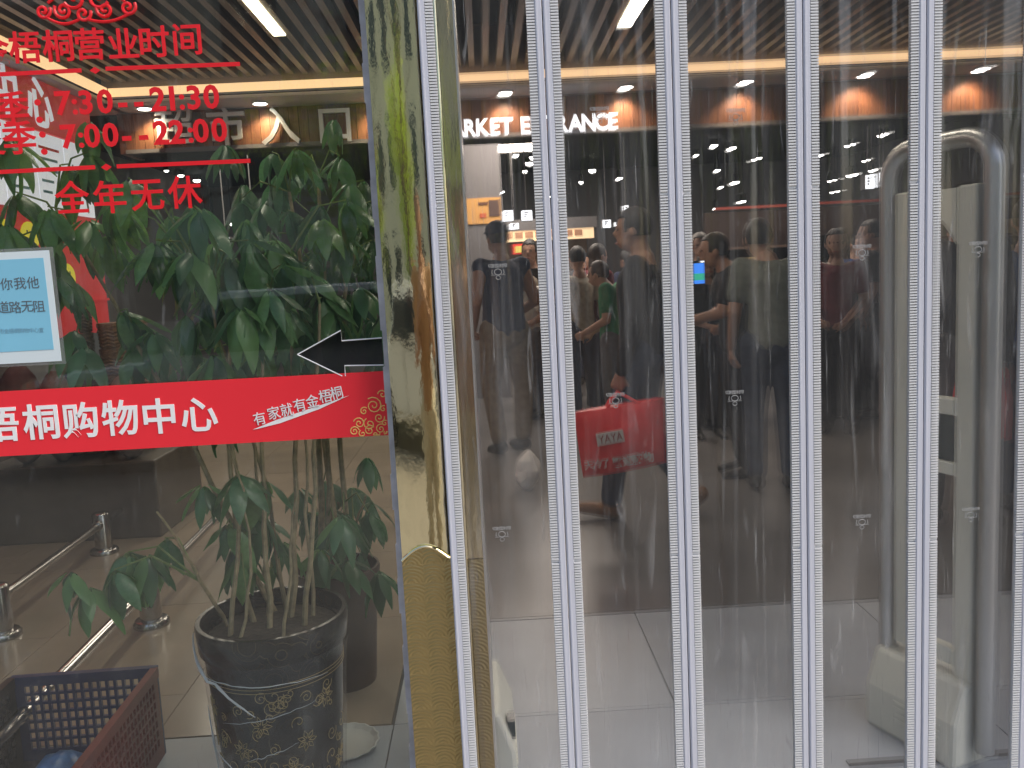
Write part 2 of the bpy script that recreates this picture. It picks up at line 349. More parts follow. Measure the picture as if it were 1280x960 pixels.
# gently bowed face
def bowed(x0, x1, y, dep, z0, z1, bow, n=14, nz=1):
    mb = MB(); vs = []; fs = []
    for i in range(n+1):
        t = i/n; yy = y-bow*(1-(2*t-1)**2)
        vs += [(x0+(x1-x0)*t, yy, z0), (x0+(x1-x0)*t, yy, z1)]
    vs += [(x1, y+dep, z0), (x1, y+dep, z1), (x0, y+dep, z0), (x0, y+dep, z1)]; m_ = n+3
    for i in range(m_): a = 2*i; b = 2*((i+1) % m_); fs.append((a, b, b+1, a+1))
    fs += [tuple(2*i for i in range(m_)), tuple(2*i+1 for i in range(m_))[::-1]]
    mb.add(vs, fs); return mb
bowed(XC0, XC1, YB, .16, ztop-.02, 2.45, .004).build('mirror_face', BRASS, bc, smooth=True)
mb = MB(); n = 16                                        # lower plate with an arched top edge, put in for the ground's reflection
arch = [(XC0+(XC1-XC0)*i/n, YB-.006, ztop-.015+.022*math.sin(math.pi*min(1, (i/n)*1.2))) for i in range(n+1)]
mb.prism([(XC0, YB-.006, 0)] + arch + [(XC1, YB-.006, 0)], (0, .16, 0)).build('reflection_plate', GROUND_REFL, bc)
mb = MB()
mb.tube([(a[0], a[1]-.002, a[2]) for a in arch], .0022, 6).build('plate_rim', BRASS2, bc, smooth=True)
bj = thing('door_jamb', 'narrow grooved brass door jamb right of the column', 'door jamb', (XJ0, YB, 0))
wj = XJ1-XJ0
box('groove_bead', (XC1+.0006, YB+.004, 0), (XJ0+.002, YB+.12, 2.45), mat('old_brass', (.45, .33, .15), .35, 1), bj)
for q in range(2): MB().tube([(XJ0+.003+q*.0045, YB+.002, 0), (XJ0+.003+q*.0045, YB+.002, 2.45)], .0026, 8).build('bead', BRASS2, bj, smooth=True)
box('jamb_face', (XJ0+.010, YB-.001, ztop-.02), (XJ1-.0016, YB+.12, 2.45), BRASS2, bj)
box('reflection_foot', (XJ0+.010, YB-.003, 0), (XJ1-.0016, YB+.12, ztop-.021), GROUND_REFL, bj)  # relief and darker brass imitate the same mirrored ground
box('bright_edge', (XJ1-.0014, YB-.003, 0), (XJ1+.0015, YB+.121, 2.45), mat('bright_edge', (.80, .78, .72), .3, .6), bj)
# solid shop front around the opening, outside the view
fw = thing('shop_front', 'shop front wall above and beside the curtained entrance', 'wall', (0, 1.4, 2.4))
FRONT = mat('shop_front_stone', (.34, .32, .30), .5, var=.1)
box('lintel', (-8, YB+.012, 2.451), (9, 1.62, 4.2), FRONT, fw); box('pier', (-8, YB+.012, 0), (-2.41, 1.62, 2.449), FRONT, fw); box('pier', (2.3, YB+.012, 0), (9, 1.62, 2.449), FRONT, fw)
box('roof', (-8, 1.622, 4.05), (9, 17.2, 4.2), FRONT, fw)

# ------------------------------------------------------------------ red vinyl lettering on the window
YV = YG-.003
U_ = (0, 0, 1)
def vin(px_, py_): return at(px_, py_, Y=YV)
M_PX = 1/ (FPX/1.53)
vt = thing('window_lettering', 'red vinyl opening hours lettering stuck high on the shop window', 'lettering', at(150, 140, Y=YV))
for ch, px_, py_ in [('金', -9, 61), ('梧', 31, 59), ('桐', 72, 57), ('营', 112, 55), ('业', 154, 54), ('时', 193, 52), ('间', 234, 49)]:
    char('character', ch, vin(px_, py_), .0505, RED, vt, .018, .0006/.05)
for row, x0, x1, yb in [('7:30--21:30', 78, 266, 125), ('7:00--22:00', 80, 276, 167)]:
    xs_ = {'7:30--21:30': [79, 93, 107, 131, 153, 173, 197, 215, 227, 242, 264], '7:00--22:00': [86, 101, 115, 138, 158, 179, 201, 221, 238, 251, 274]}[row]
    for c, xx in zip(row, xs_):
        yy = yb+(172-xx)*.045
        char('character', c, vin(xx, yy), .047, RED, vt, .03, .0006/.05, fit=(.0375 if c.isdigit() else .024 if c == ':' else None))
for ch, px_, py_ in [('季', 15, 135), ('季', 24, 172), ('冬', -26, 137), ('夏', -16, 174), ('：', 48, 137), ('：', 54, 177), ('全', 90, 246), ('年', 137, 246), ('无', 184, 244), ('休', 231, 240)]:
    char('character', ch, vin(px_, py_), .054, RED, vt, .016, .0006/.05)
for (a, b, c_, d_, e_, f_) in [((-60, 96), (102, 88), (119, 88), (132, 86), (300, 80), 0), ((-60, 218), (119, 209), (133, 209), (146, 208), (313, 201), 0)]:
    for p, q in ((a, b), (d_, e_)):
        p, q = vin(*p), vin(*q); h = .0032
        MB().prism([p-Vector((0, 0, h)), q-Vector((0, 0, h)), q+Vector((0, 0, h)), p+Vector((0, 0, h))], (0, -.0006, 0)).build('rule', RED, vt)
    p = vin(*c_); MB().prism([p+Vector((-.0085, 0, 0)), p+Vector((0, 0, -.0055)), p+Vector((.0085, 0, 0)), p+Vector((0, 0, .0055))], (0, -.0006, 0)).build('diamond', RED, vt)
mm = 1.53/FPX
for cx, cy_, r_, a0, dr, tn in [(54, 14, 8.5, .4, -1, 1.5), (79, 13, 10, 2.6, 1, 1.6), (104, 17, 9, .3, -1, 1.3), (131, 12, 9.5, 2.6, 1, 1.5), (160, 9, 9, .5, -1, 1.4), (93, -2, 12, 3.5, 1, 1.2), (122, -3, 12, -.4, -1, 1.2)]:
    p = vin(cx, cy_); MB().tube([(x, YV-.0004, z) for x, z in swirl(p.x, p.z, r_*mm, tn, a0, dr)], .0027, 6).build('scroll', RED, vt)
for x0, y0, x1, y1, sag in [(58, 22, 100, 24, -6), (108, 24, 164, 16, -6), (60, 4, 84, -6, 3), (130, -8, 156, 2, 3)]:
    p, q = vin(x0, y0), vin(x1, y1)
    MB().tube([(p.x+(q.x-p.x)*t/8, YV-.0004, p.z+(q.z-p.z)*t/8+sag*mm*math.sin(math.pi*t/8)) for t in range(9)], .0024, 6).build('scroll', RED, vt)

# banner
bn = thing('banner', 'red self adhesive banner with bold white characters across the shop window', 'banner', at(240, 520, Y=YV))
bl = .9
p0, p1, p2, p3 = at(480, 466, Y=YV), at(487, 543, Y=YV), at(0, 571, Y=YV), at(0, 487, Y=YV)
zt, zb = (p0.z+p3.z)/2, (p1.z+p2.z)/2
box('sheet', (-2.0, YV-.0014, zb), (XE-.004, YV-.0002, zt), BANNER, bn)
YP = YV-.0018
def ban(px_, py_): return at(px_, py_, Y=YP)
for ch, px_, py_ in [('金', -48, 533), ('梧', 0, 530), ('桐', 51, 527), ('购', 100, 525), ('物', 150, 522), ('中', 199, 520), ('心', 249, 518)]:
    char('character', ch, ban(px_, py_), .0615, WHITE, bn, .018, .0006/.06)
sa = R(15)
for ch, px_, py_ in [('有', 325, 522), ('家', 343, 515), ('就', 359, 511), ('有', 375, 505), ('金', 391, 500), ('梧', 407, 494), ('桐', 421, 490)]:
    char('slogan_character', ch, ban(px_, py_), .0225, WHITE, bn, .004, .0006/.03, X=(math.cos(sa), 0, math.sin(sa)), U=(-math.sin(sa), 0, math.cos(sa)), shear=.2)
q = [ban(316, 537), ban(345, 525), ban(390, 510), ban(437, 494), ban(400, 511), ban(350, 529), ban(322, 536)]
MB().prism([Vector((v.x, YP, v.z)) for v in q][::-1], (0, -.0005, 0)).build('slogan_underline', WHITE, bn)
for cx, cy_, r_, a0, dr, tn in [(443, 539, 6, .2, 1, 1.6), (449, 529, 7, 2.8, -1, 1.6), (462, 538, 6.5, .6, 1, 1.5), (455, 514, 5, .8, 1, 1.4), (467, 507, 10.5, 2.2, -1, 1.9), (462, 530, 7.5, 2, 1, 1.5), (474, 522, 6.5, .2, -1, 1.5), (478, 493, 5.5, 3, -1, 1.3), (476, 536, 6, 1.2, 1, 1.5), (479, 511, 4, 1, 1, 1.2), (470, 543, 5, .5, -1, 1.2), (453, 542, 4.5, 2.0, 1, 1.2), (481, 529, 4, .5, 1, 1.2), (484, 541, 4, 2.5, 1, 1.3)]:
    p = ban(cx, cy_); pts = [(x, YP, z) for x, z in swirl(p.x, p.z, r_*mm, tn, a0, dr, 22) if x < XE-.006 and z > zb+.001]
    if len(pts) > 3: MB().tube(pts, .0010, 5).build('swirl', GOLD, bn)

# pale blue notice in a clear sleeve
no = thing('notice', 'pale blue paper notice in a clear sleeve stuck to the window', 'notice', at(30, 380, Y=YV))
a, b = at(64, 311, Y=YV), at(74, 452, Y=YV); xr = (a.x+b.x)/2+.001
SLV = clear_mat('sleeve', (.92, .93, .94), .04, .05, .12, [((6, 6, 6), .4, .8, .1, 3, .5)])
box('sleeve', (-1.15, YV-.0012, b.z-.004), (xr+.006, YV-.0003, a.z+.003), SLV, no)
box('paper', (-1.14, YV-.0022, b.z+.001), (xr, YV-.0013, a.z-.002), mat('notice_paper', (.66, .74, .77), .6), no)
z1_, z0_ = at(40, 323, Y=YV).z, at(60, 437, Y=YV).z
box('printed_field', (-1.13, YV-.0027, z0_), (xr-.010, YV-.0023, z1_), mat('notice_blue', (.22, .53, .70), .6, var=.05, scale=6), no)
INK = mat('ink', (.10, .12, .14), .6); INK2 = mat('faded_ink', (.18, .36, .47), .6)
YN = YV-.003
for ch, px_, py_ in [('你', 8, 355), ('我', 25, 354), ('他', 41, 353), ('道', 4, 384), ('路', 19, 384), ('无', 34, 383), ('阻', 49, 383)]:
    char('character', ch, at(px_, py_, Y=YN), .0205, INK, no, .0, .01)
for i, ch in enumerate('市金梧桐购物中心宣'): char('small_character', ch, at(2+i*6.2, 414-i*.2, Y=YN), .0085, INK2, no, .0, .01)

# black arrow sticker
ar = thing('arrow_sticker', 'smoky black arrow sticker with white outline pointing left above the banner', 'sticker', at(430, 440, Y=YG))
ap = [(372, 443), (426, 413), (427.5, 426), (482, 422), (484, 456), (431, 457), (432, 470), (428, 470)]
ap = [at(*p, Y=YV) for p in ap]
BLK = clear_mat('smoky_film', (.30, .30, .33), .05, .06, .012, [((5, 5, 5), .5, .8, .05, 3, .5)])
for p in ap: p.x = min(p.x, XE-.006)
MB().prism(ap, (0, -.0008, 0)).build('film', BLK, ar)
MB().tube([Vector((p.x, YV-.001, p.z)) for p in ap[:4]], .0011, 5).build('outline', WHITE, ar)
MB().tube([Vector((p.x, YV-.001, p.z)) for p in (ap[0], ap[7])], .0011, 5).build('outline', WHITE, ar)
MB().tube([Vector((p.x, YV-.001, p.z)) for p in (ap[4], ap[5], ap[6])], .0011, 5).build('outline', WHITE, ar)

# ------------------------------------------------------------------ magnetic strip curtain
SEAMS = [at(x, 480, Y=YC).x for x in (549.5, 698, 850, 1006, 1153, 1290)]
SEAMS.append(SEAMS[-1]+.18); SEAMS.append(SEAMS[-1]+.18)
SM, RB = .0112, .0118
Z0, Z1 = .05, 2.40
def ribs(x0, x1):
    mb = MB(); n = int((Z1-Z0)/.0043)
    for i in range(n):
        z = Z0+i*.0043
        if i % 131 == 77: mb.box((x0, YC-.0035, z), (x1, YC+.004, z+.0043)); continue
        mb.box((x0, YC-.0056, z), (x1, YC+.004, z+.0025))
    mb.box((x0+.0004, YC-.0010, Z0), (x1-.0004, YC+.003, Z1)); return mb
LAB = ['between the brass column and the first full strip', 'with the red shopping bag seen through it', 'with the man holding a phone seen through it', 'with the far upright of the cream gate seen through it', 'with the near chrome upright of the gate seen through it', 'at the right edge of the photo', 'just beyond the right edge of the view']
prints = {0: [(622, 332), (627, 660)], 1: [(769, 493), (749, 136)], 2: [(918, 490), (919, 138)], 3: [(1077, 645), (1077, 308)], 4: [(1213, 636), (1222, 304)]}
PRT = mat('faint_white_print', (.32, .32, .32), .6)
for i in range(len(SEAMS)-1):
    a, b = SEAMS[i]+.0007, SEAMS[i+1]-.0007; dy = (.0 if i % 2 else .0008)
    t = thing('curtain_panel', 'clear scuffed plastic curtain panel ' + LAB[i], 'curtain', (a, YC, 0), 'clear plastic curtain panels with magnetic edges')
    mb = MB(); vs = []; fs = []; nx, nz = 12, 24                # slightly buckled 2 mm sheet
    ph = random.uniform(0, 6)
    x0, x1 = a+SM+.002, b-SM-.002
    for f in range(2):
        for iz in range(nz+1):
            for ix in range(nx+1):
                u, v = ix/nx, iz/nz
                e = math.sin(math.pi*u)
                yy = YC + e*(.006*math.sin(u*5+ph+v*1.5)+.004*math.sin(v*4+ph*2)) + f*.002
                vs.append((x0+(x1-x0)*u, yy, Z0+(Z1-Z0)*v))
    W = nx+1
    for f in range(2):
        for iz in range(nz):
            for ix in range(nx):
                q = f*W*(nz+1)+iz*W+ix; fs.append((q, q+1, q+W+1, q+W) if f == 0 else (q, q+W, q+W+1, q+1))
    mb.add(vs, fs).build('clear_sheet', PVC, t, smooth=True)
    for s_, (e0, e1, g0, g1) in enumerate(((a, a+SM, a+SM, a+SM+RB), (b-SM, b, b-SM-RB, b-SM))):
        mb = MB().box((e0, YC-.0052, Z0), (e1, YC+.006, Z1)); w_ = e1-e0
        mb.build('magnet_edge', MAG, t, bevel=.0015)
        MB().box((e0+.0018, YC-.0062, Z0+.002), (e0+w_*.42, YC-.0048, Z1-.002)).build('raised_line', MAG, t, bevel=.0004)
        ribs(g0, g1).build('ribbed_band', RIB, t, kind='stuff')
    for px_, py_ in prints.get(i, []):
        c = at(px_, py_, Y=YC-.009); c.y = YC-.0105
        for j, ch in enumerate('切割型材帘'): char('printed_character', ch, c+Vector(((j-2)*.0058, 0, 0)), .0064, PRT, t, .012, .01)
        MB().tube([c+Vector((.0055*math.cos(k_*.5236), 0, -.0095+.0045*math.sin(k_*.5236))) for k_ in range(12)], .0006, 4, closed=True).build('printed_mark', PRT, t)
        MB().tube([c+Vector((.0035*math.cos(k_*.7854), 0, -.018+.003*math.sin(k_*.7854))) for k_ in range(8)], .0005, 4, closed=True).build('printed_mark', PRT, t)
        MB().box(c+Vector((-.011, 0, -.0143)), c+Vector((.011, .0004, -.0137))).build('printed_line', PRT, t)
        for s_ in (-1, 1): MB().tube([c+Vector((s_*.0085, 0, -.006)), c+Vector((s_*.0095, 0, -.0115)), c+Vector((s_*.0075, 0, -.0125))], .0006, 4).build('printed_mark', PRT, t)
cc = box('dark_strip', (.94, 2.262, .0005), (1.75, 2.285, .007), mat('dark_strip', (.13, .13, .13), .6)); tag(cc, 'thin dark strip across the grey floor at the gate', 'cable cover')  # thin dark strip laid flat on the tiles
# ------------------------------------------------------------------ low steel queue rails
def rail_post(x, y, label, h=.225):
    t = thing('rail_post', label, 'post', (x, y, 0), 'low steel rail posts')
    MB().lathe((x, y, 0), [(.074, .0), (.074, .018), (.066, .028), (.046, .032)], 28).build('base_flange', STEEL, t, smooth=True)
    MB().lathe((x, y, 0), [(.044, .03), (.044, h-.006), (.040, h), (.03, h+.004)], 28).build('tube', STEEL, t, smooth=True)
    return t
def rail(p, q, label, r=.021):
    t = thing('guard_rail', label, 'rail', p, 'low steel guard rails')
    MB().tube([p, q], r, 16).build('bar', STEEL, t, smooth=True)
    d = (Vector(q)-Vector(p)).normalized()
    for e, s_ in ((Vector(p), 1), (Vector(q), -1)): MB().tube([e+d*s_*.0005, e+d*s_*.03], r+.006, 16).build('end_collar', STEEL, t, smooth=True)
A = at(190, 781, Z=0); B = at(131, 691, Z=0); Cc = at(4, 796, Z=0); D = at(203, 640, Z=0)
for p, l in ((A, 'polished steel rail post nearest the big plant pot'), (B, 'polished steel rail post further back, above the middle of the rail'), (Cc, 'polished steel rail post cut by the left edge of the photo'), (D, 'farthest slim steel rail post, half hidden by plant leaves')): rail_post(p.x, p.y, l)
def on(p, z=.165): return Vector((p.x, p.y, z))
dA = (at(75, 846, Z=.165)-on(A)); dA.z = 0; dA.normalize(); E1 = on(A)+dA*1.3; E0 = at(246, 680, Z=.165)
rail(on(A)+dA*.045, E1, 'steel guard rail running from the nearest post down behind the red crate')
rail(on(A)-dA*.045, on(A)-dA*1.1, 'steel guard rail running from the nearest post back behind the plant')
dB = (on(Cc)-on(B)).normalized()
rail(on(B)+dB*.045, on(Cc)-dB*.045, 'steel guard rail between the back post and the post at the left edge')
rail(on(Cc)+dB*.045, on(Cc)+dB*.8, 'steel guard rail leaving the photo at its left edge')
rail(on(D, .19)+dB*.04, on(B, .19)-dB*.045-Vector((0, 0, .025)), 'steel guard rail between the two farthest posts', .016)

# ------------------------------------------------------------------ shopping crate
cr = at(208, 940, Z=0); tr = at(196, 832, Y=cr.y)       # back right foot and rim corner
crate_h = max(.24, min(.34, tr.z))
bl = at(44, 843, Z=crate_h)
ang = math.atan2(bl.y-tr.y, bl.x-tr.x)
ct = thing('plastic_crate', 'dark red latticed plastic crate with blue inside, on the floor before the window', 'crate', (cr.x, cr.y, 0))
ex = Vector((math.cos(ang), math.sin(ang), 0)); ey = Vector((-ex.y, ex.x, 0))
if ey.y > 0: ey = -ey
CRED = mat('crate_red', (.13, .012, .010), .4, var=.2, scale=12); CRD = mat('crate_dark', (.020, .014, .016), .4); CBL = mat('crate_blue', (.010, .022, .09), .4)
LX, LY, T = .43, .58, .010
o = Vector((cr.x, cr.y, 0))
def slab(mb, origin, u, lu, z0, z1, nrm, th): mb.prism([origin+u*0+Vector((0, 0, z0)), origin+u*lu+Vector((0, 0, z0)), origin+u*lu+Vector((0, 0, z1)), origin+Vector((0, 0, z1))], nrm*th)
def lattice(origin, u, L, nrm, m, name, n, rows):
    """one moulded side: top and bottom rims joined by ribs and cross bars"""
    mb = MB()
    slab(mb, origin, u, L, .0, .045, nrm, T); slab(mb, origin-nrm*.006, u, L, crate_h-.03, crate_h, nrm, T+.012)
    for i in range(n+1):
        x = i*(L-.012)/n; wdt = .03 if i in (0, n) else .0085
        x = min(x, L-wdt); slab(mb, origin+u*x, u, wdt, .045, crate_h-.03, nrm, T)
    for r_ in range(1, rows):
        z = .045+(crate_h-.075)*r_/rows; slab(mb, origin-nrm*.0008, u, L, z-.004, z+.004, nrm, T)
    return mb.build(name, m, ct)
lattice(o, ex, LX, ey, CBL, 'back_side', 17, 7); lattice(o+ey*LY, ex, LX, -ey, CRED, 'front_side', 17, 7)
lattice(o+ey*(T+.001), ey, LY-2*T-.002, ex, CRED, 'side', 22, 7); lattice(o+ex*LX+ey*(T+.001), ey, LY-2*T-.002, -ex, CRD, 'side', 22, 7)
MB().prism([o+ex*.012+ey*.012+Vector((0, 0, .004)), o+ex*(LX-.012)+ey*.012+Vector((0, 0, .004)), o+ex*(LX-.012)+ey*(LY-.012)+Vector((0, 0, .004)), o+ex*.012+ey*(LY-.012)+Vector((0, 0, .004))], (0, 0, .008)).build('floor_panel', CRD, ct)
mb = MB()
for s_ in range(2):
    b0 = o+ex*(-.004 if s_ == 0 else LX-.004)+Vector((0, 0, crate_h+.0005))
    mb.prism([b0, b0+ex*.008, b0+ex*.008+ey*LY, b0+ey*LY], (0, 0, .004))
mb = MB()
for s_, m_ in ((0, CRED), (1, CRD)): pass
PK = [('printed_packet', 'crumpled blue packet lying against the back of the crate', (.03, .16, .42)), ('printed_packet', 'second crumpled blue packet, nearer the front of the crate', (.04, .12, .30))]
for i, (nm, lb, c) in enumerate(PK):
    cpos = o+ex*(.13+.12*i)+ey*(.10+.06*i)+Vector((0, 0, .014)); t = thing(nm, lb, 'packet', cpos)
    vs = []; fs = []; N = 9
    for a_ in range(N):
        for b_ in range(N):
            u, v = a_/(N-1)-.5, b_/(N-1)-.5; h = .075*(1-(2*abs(u))**2.5)*(1-(2*abs(v))**2.5)
            vs.append(cpos+ex*(u*.17)+ey*(v*.22)+Vector((0, 0, h+.010*mnoise.noise(Vector((a_*.7, b_*.7, i*5)))+.012)))
    fs = [(a_*N+b_, a_*N+b_+1, (a_+1)*N+b_+1, (a_+1)*N+b_) for a_ in range(N-1) for b_ in range(N-1)]
    k0 = N*N; rim = [b_ for b_ in range(N)]+[a_*N+N-1 for a_ in range(1, N)]+[(N-1)*N+b_ for b_ in range(N-2, -1, -1)]+[a_*N for a_ in range(N-2, 0, -1)]
    vs += [Vector((vs[r_].x, vs[r_].y, cpos.z)) for r_ in rim]
    for j in range(len(rim)): fs.append((rim[j], rim[(j+1) % len(rim)], k0+(j+1) % len(rim), k0+j))
    fs.append(tuple(range(k0, k0+len(rim)))[::-1])
    MB().add(vs, fs).build('wrapper', mat('packet_%d' % i, c, .3, var=.5, scale=25), t, smooth=True)

# ------------------------------------------------------------------ potted umbrella trees
def pot_mat():
    m = bpy.data.materials.new('pot_lacquer'); m.use_nodes = True; n = m.node_tree; b = n.nodes['Principled BSDF']; L = n.links.new
    tc = n.nodes.new('ShaderNodeTexCoord'); vo = n.nodes.new('ShaderNodeTexVoronoi'); vo.inputs['Scale'].default_value = 15
    L(tc.outputs['Object'], vo.inputs['Vector'])
    s = n.nodes.new('ShaderNodeMath'); s.operation = 'SINE'; k = n.nodes.new('ShaderNodeMath'); k.operation = 'MULTIPLY'; k.inputs[1].default_value = 34
    L(vo.outputs['Distance'], k.inputs[0]); L(k.outputs[0], s.inputs[0])
    sp = n.nodes.new('ShaderNodeSeparateXYZ'); L(tc.outputs['Object'], sp.inputs[0])
    nz = n.nodes.new('ShaderNodeTexNoise'); nz.inputs['Scale'].default_value = 7; L(tc.outputs['Object'], nz.inputs['Vector'])
    g = n.nodes.new('ShaderNodeMath'); g.operation = 'GREATER_THAN'; g.inputs[1].default_value = .93; L(s.outputs[0], g.inputs[0])
    g2 = n.nodes.new('ShaderNodeMath'); g2.operation = 'GREATER_THAN'; g2.inputs[1].default_value = .52; L(nz.outputs[0], g2.inputs[0])
    mu = n.nodes.new('ShaderNodeMath'); mu.operation = 'MULTIPLY'; L(g.outputs[0], mu.inputs[0]); L(g2.outputs[0], mu.inputs[1])
    mx = n.nodes.new('ShaderNodeMix'); mx.data_type = 'RGBA'; mx.inputs[6].default_value = (.008, .007, .008, 1); mx.inputs[7].default_value = (.06, .045, .025, 1); L(mu.outputs[0], mx.inputs[0])
    L(mx.outputs[2], b.inputs['Base Color']); b.inputs['Roughness'].default_value = .22; return m
POT = pot_mat(); SOIL = mat('soil', (.05, .038, .028), .95, var=.4, scale=60, bump=.5)
LEAF = [mat('leaf_%d' % i, c, (.36), var=.25, scale=9, trans=.34, coat=.12) for i, c in enumerate([(.115, .25, .09), (.085, .20, .095), (.15, .29, .105), (.06, .14, .065)])]
STEM = mat('stem_bark', (.30, .24, .14), .8, var=.3, scale=40); STEMG = mat('green_petiole', (.16, .22, .07), .6)
def leaflet_mesh(i, m):
    vs = []; fs = []; n = 8; rnd = random.Random(i); wv = .16+.05*rnd.random(); dr = .25+.3*rnd.random()
    for j in range(n+1):
        t = j/n; wd = wv*(math.sin(math.pi*min(1, t*.96+.02)**.8)**.9) if 0 < j < n else .006
        z = -dr*t*t; wob = .02*math.sin(t*9+i)
        vs += [(t, -wd, z-wd*.35+wob), (t, 0, z-.0+.0), (t, wd, z-wd*.35-wob)]
    for j in range(n): a = j*3; fs += [(a, a+3, a+4, a+1), (a+1, a+4, a+5, a+2)]
    me = bpy.data.meshes.new('leaflet'); me.from_pydata(vs, [], fs); me.materials.append(m); me.polygons.foreach_set('use_smooth', [True]*len(me.polygons)); return me
LM = [leaflet_mesh(i, LEAF[i % 4]) for i in range(8)]
def umbrella_tree(label, pot_label, base, hubs, stems, pot_r, pot_h, rnd, leaf_len, tones=(0, 1, 2, 3, 4, 5, 6, 7), POT=POT, fill=55):
    pt = thing('plant_pot', pot_label, 'plant pot', base); b = Vector(base)
    R_ = pot_r
    MB().lathe(b, [(R_*.74, 0), (R_*.76, .02), (R_*.90, pot_h*.78), (R_*.92, pot_h*.84), (R_*.97, pot_h*.86), (R_*1.0, pot_h-.012), (R_*.985, pot_h), (R_*.93, pot_h), (R_*.90, pot_h-.05), (R_*.9, pot_h-.055)], 48).build('body', POT, pt, smooth=True)
    MB().lathe(b, [(R_*.86, pot_h-.053), (R_*.86, pot_h-.045), (R_*.4, pot_h-.032)], 30).build('soil', SOIL, pt)
    t = thing('umbrella_tree', label, 'plant', (b.x, b.y, pot_h-.05))
    paths = []
    for (sx, sy, tx, ty, tz, r) in stems:
        p = Vector((b.x+sx, b.y+sy, pot_h-.05)); q = Vector((tx, ty, tz)); n = 9; bow = Vector((rnd.uniform(-.05, .05), rnd.uniform(-.05, .05), 0))
        pts = [p.lerp(q, i/n)+bow*math.sin(math.pi*i/n)+Vector((rnd.uniform(-.006, .006), rnd.uniform(-.006, .006), 0)) for i in range(n+1)]
        MB().tube(pts, [r*(1-.55*i/n) for i in range(n+1)], 8).build('stem', STEM, t, smooth=True); paths.append(pts)
    for h in hubs:
        h = Vector(h); best = min((pp for P_ in paths for pp in P_[2:]), key=lambda pp: (pp-(h-Vector((0, 0, .10)))).length)
        mid = best.lerp(h, .55)+Vector((0, 0, .05)); pts = [best.lerp(mid, s_/4) for s_ in range(4)]+[mid.lerp(h, s_/4) for s_ in range(5)]
        lf = MB().tube([p_-h for p_ in pts], [.0035-.0016*i_/8 for i_ in range(9)], 6).build('leaf', STEMG, t, local=True)
        lf.location = h-world_loc(t); az0 = rnd.uniform(0, 6.28); n = 7; axis = Vector((rnd.uniform(-.25, .25), rnd.uniform(-.5, -.1), 1)).normalized()
        base_q = Vector((0, 0, 1)).rotation_difference(axis).to_matrix().to_4x4()
        for j in range(n):
            L_ = leaf_len*rnd.uniform(.75, 1.15)*(1 if j < 5 else .8); me = LM[rnd.choice(tones)]
            ob = link('leaflet', me, lf)
            ob.matrix_basis = base_q @ Matrix.Rotation(az0+j*2*math.pi/n+rnd.uniform(-.2, .2), 4, 'Z') @ Matrix.Rotation(R(rnd.uniform(22, 66)), 4, 'Y') @ Matrix.Translation((.012, 0, 0)) @ Matrix.Rotation(R(rnd.uniform(-20, 20)), 4, 'X') @ Matrix.Scale(L_, 4)
    # the many further leaflets deep in the crown, past what can be kept apart
    vs = []; fs = []; mi = []
    for q_ in range(fill):
        h = Vector(rnd.choice(hubs))+Vector((rnd.gauss(0, .09), rnd.gauss(.04, .08), rnd.gauss(-.02, .07))); az0 = rnd.uniform(0, 6.28)
        if h.y < 1.75: continue
        for j in range(7):
            me = LM[rnd.choice(tones)]; Mx = Matrix.Translation(h) @ Matrix.Rotation(az0+j*.8976+rnd.uniform(-.2, .2), 4, 'Z') @ Matrix.Rotation(R(rnd.uniform(15, 70)), 4, 'Y') @ Matrix.Translation((.012, 0, 0)) @ Matrix.Scale(leaf_len*rnd.uniform(.65, 1.05), 4)
            k0 = len(vs); vs += [Mx @ v.co for v in me.vertices]; fs += [tuple(i_+k0 for i_ in p_.vertices) for p_ in me.polygons]; mi += [LEAF.index(me.materials[0])]*len(me.polygons)
    fo = MB().add(vs, fs).build('foliage', LEAF[0], t, smooth=True, kind='stuff')
    for m_ in LEAF[1:]: fo.data.materials.append(m_)
    fo.data.polygons.foreach_set('material_index', mi)
    return t
rnd = random.Random(11)
PB = at(352, 985, Z=0); PB.y = 2.30; PB.x = at(352, 900, Y=2.30).x
hub_px = [(262, 332), (300, 352), (432, 250), (352, 330), (358, 385), (402, 372), (286, 318), (258, 368), (300, 392), (322, 425), (268, 440), (140, 250), (160, 222), (212, 268), (150, 388), (195, 300), (130, 292), (232, 292), (345, 300), (378, 338), (310, 300), (336, 360), (85, 205), (20, 240), (12, 300), (52, 320), (60, 258), (110, 190),
          (296, 592), (316, 640), (300, 690), (330, 600), (283, 655), (206, 672), (160, 690), (143, 712), (352, 735), (318, 725)]
hubs = []
for i, (px_, py_) in enumerate(hub_px):
    yy = 2.28+rnd.uniform(-.22, .25)+(.15 if px_ < 130 else 0); hubs.append(at(px_, py_, Y=yy))
def top(px_, py_, y): v = at(px_, py_, Y=y); return (v.x, v.y, v.z)
stems = [(-.10, -.05, *top(262, 360, 2.25), .007), (-.06, .02, *top(300, 330, 2.35), .0085), (.0, -.03, *top(330, 400, 2.28), .008), (.04, .04, *top(360, 320, 2.4), .009), (.09, -.02, *top(400, 380, 2.3), .008), (.02, .08, *top(220, 300, 2.45), .007), (-.07, -.08, *top(285, 560, 2.2), .005), (.05, -.09, *top(370, 600, 2.2), .005), (.1, .05, *top(385, 470, 2.35), .006), (-.03, .06, *top(310, 500, 2.35), .006), (-.13, .02, *top(196, 640, 2.15), .006), (-.02, .1, *top(70, 260, 2.45), .009)]
umbrella_tree('leafy umbrella tree with drooping green leaves growing in the black pot by the window', 'black lacquered pot with gold scroll pattern, wrapped in clear film, by the brass column', (PB.x, PB.y, 0), hubs, stems, .20, .53, rnd, .128)
PG = mat('pot_gold', (.42, .30, .12), .4, .3)
pot_ = bpy.data.objects['plant_pot']; pbody = next(c for c in pot_.children if c.name.startswith('body'))
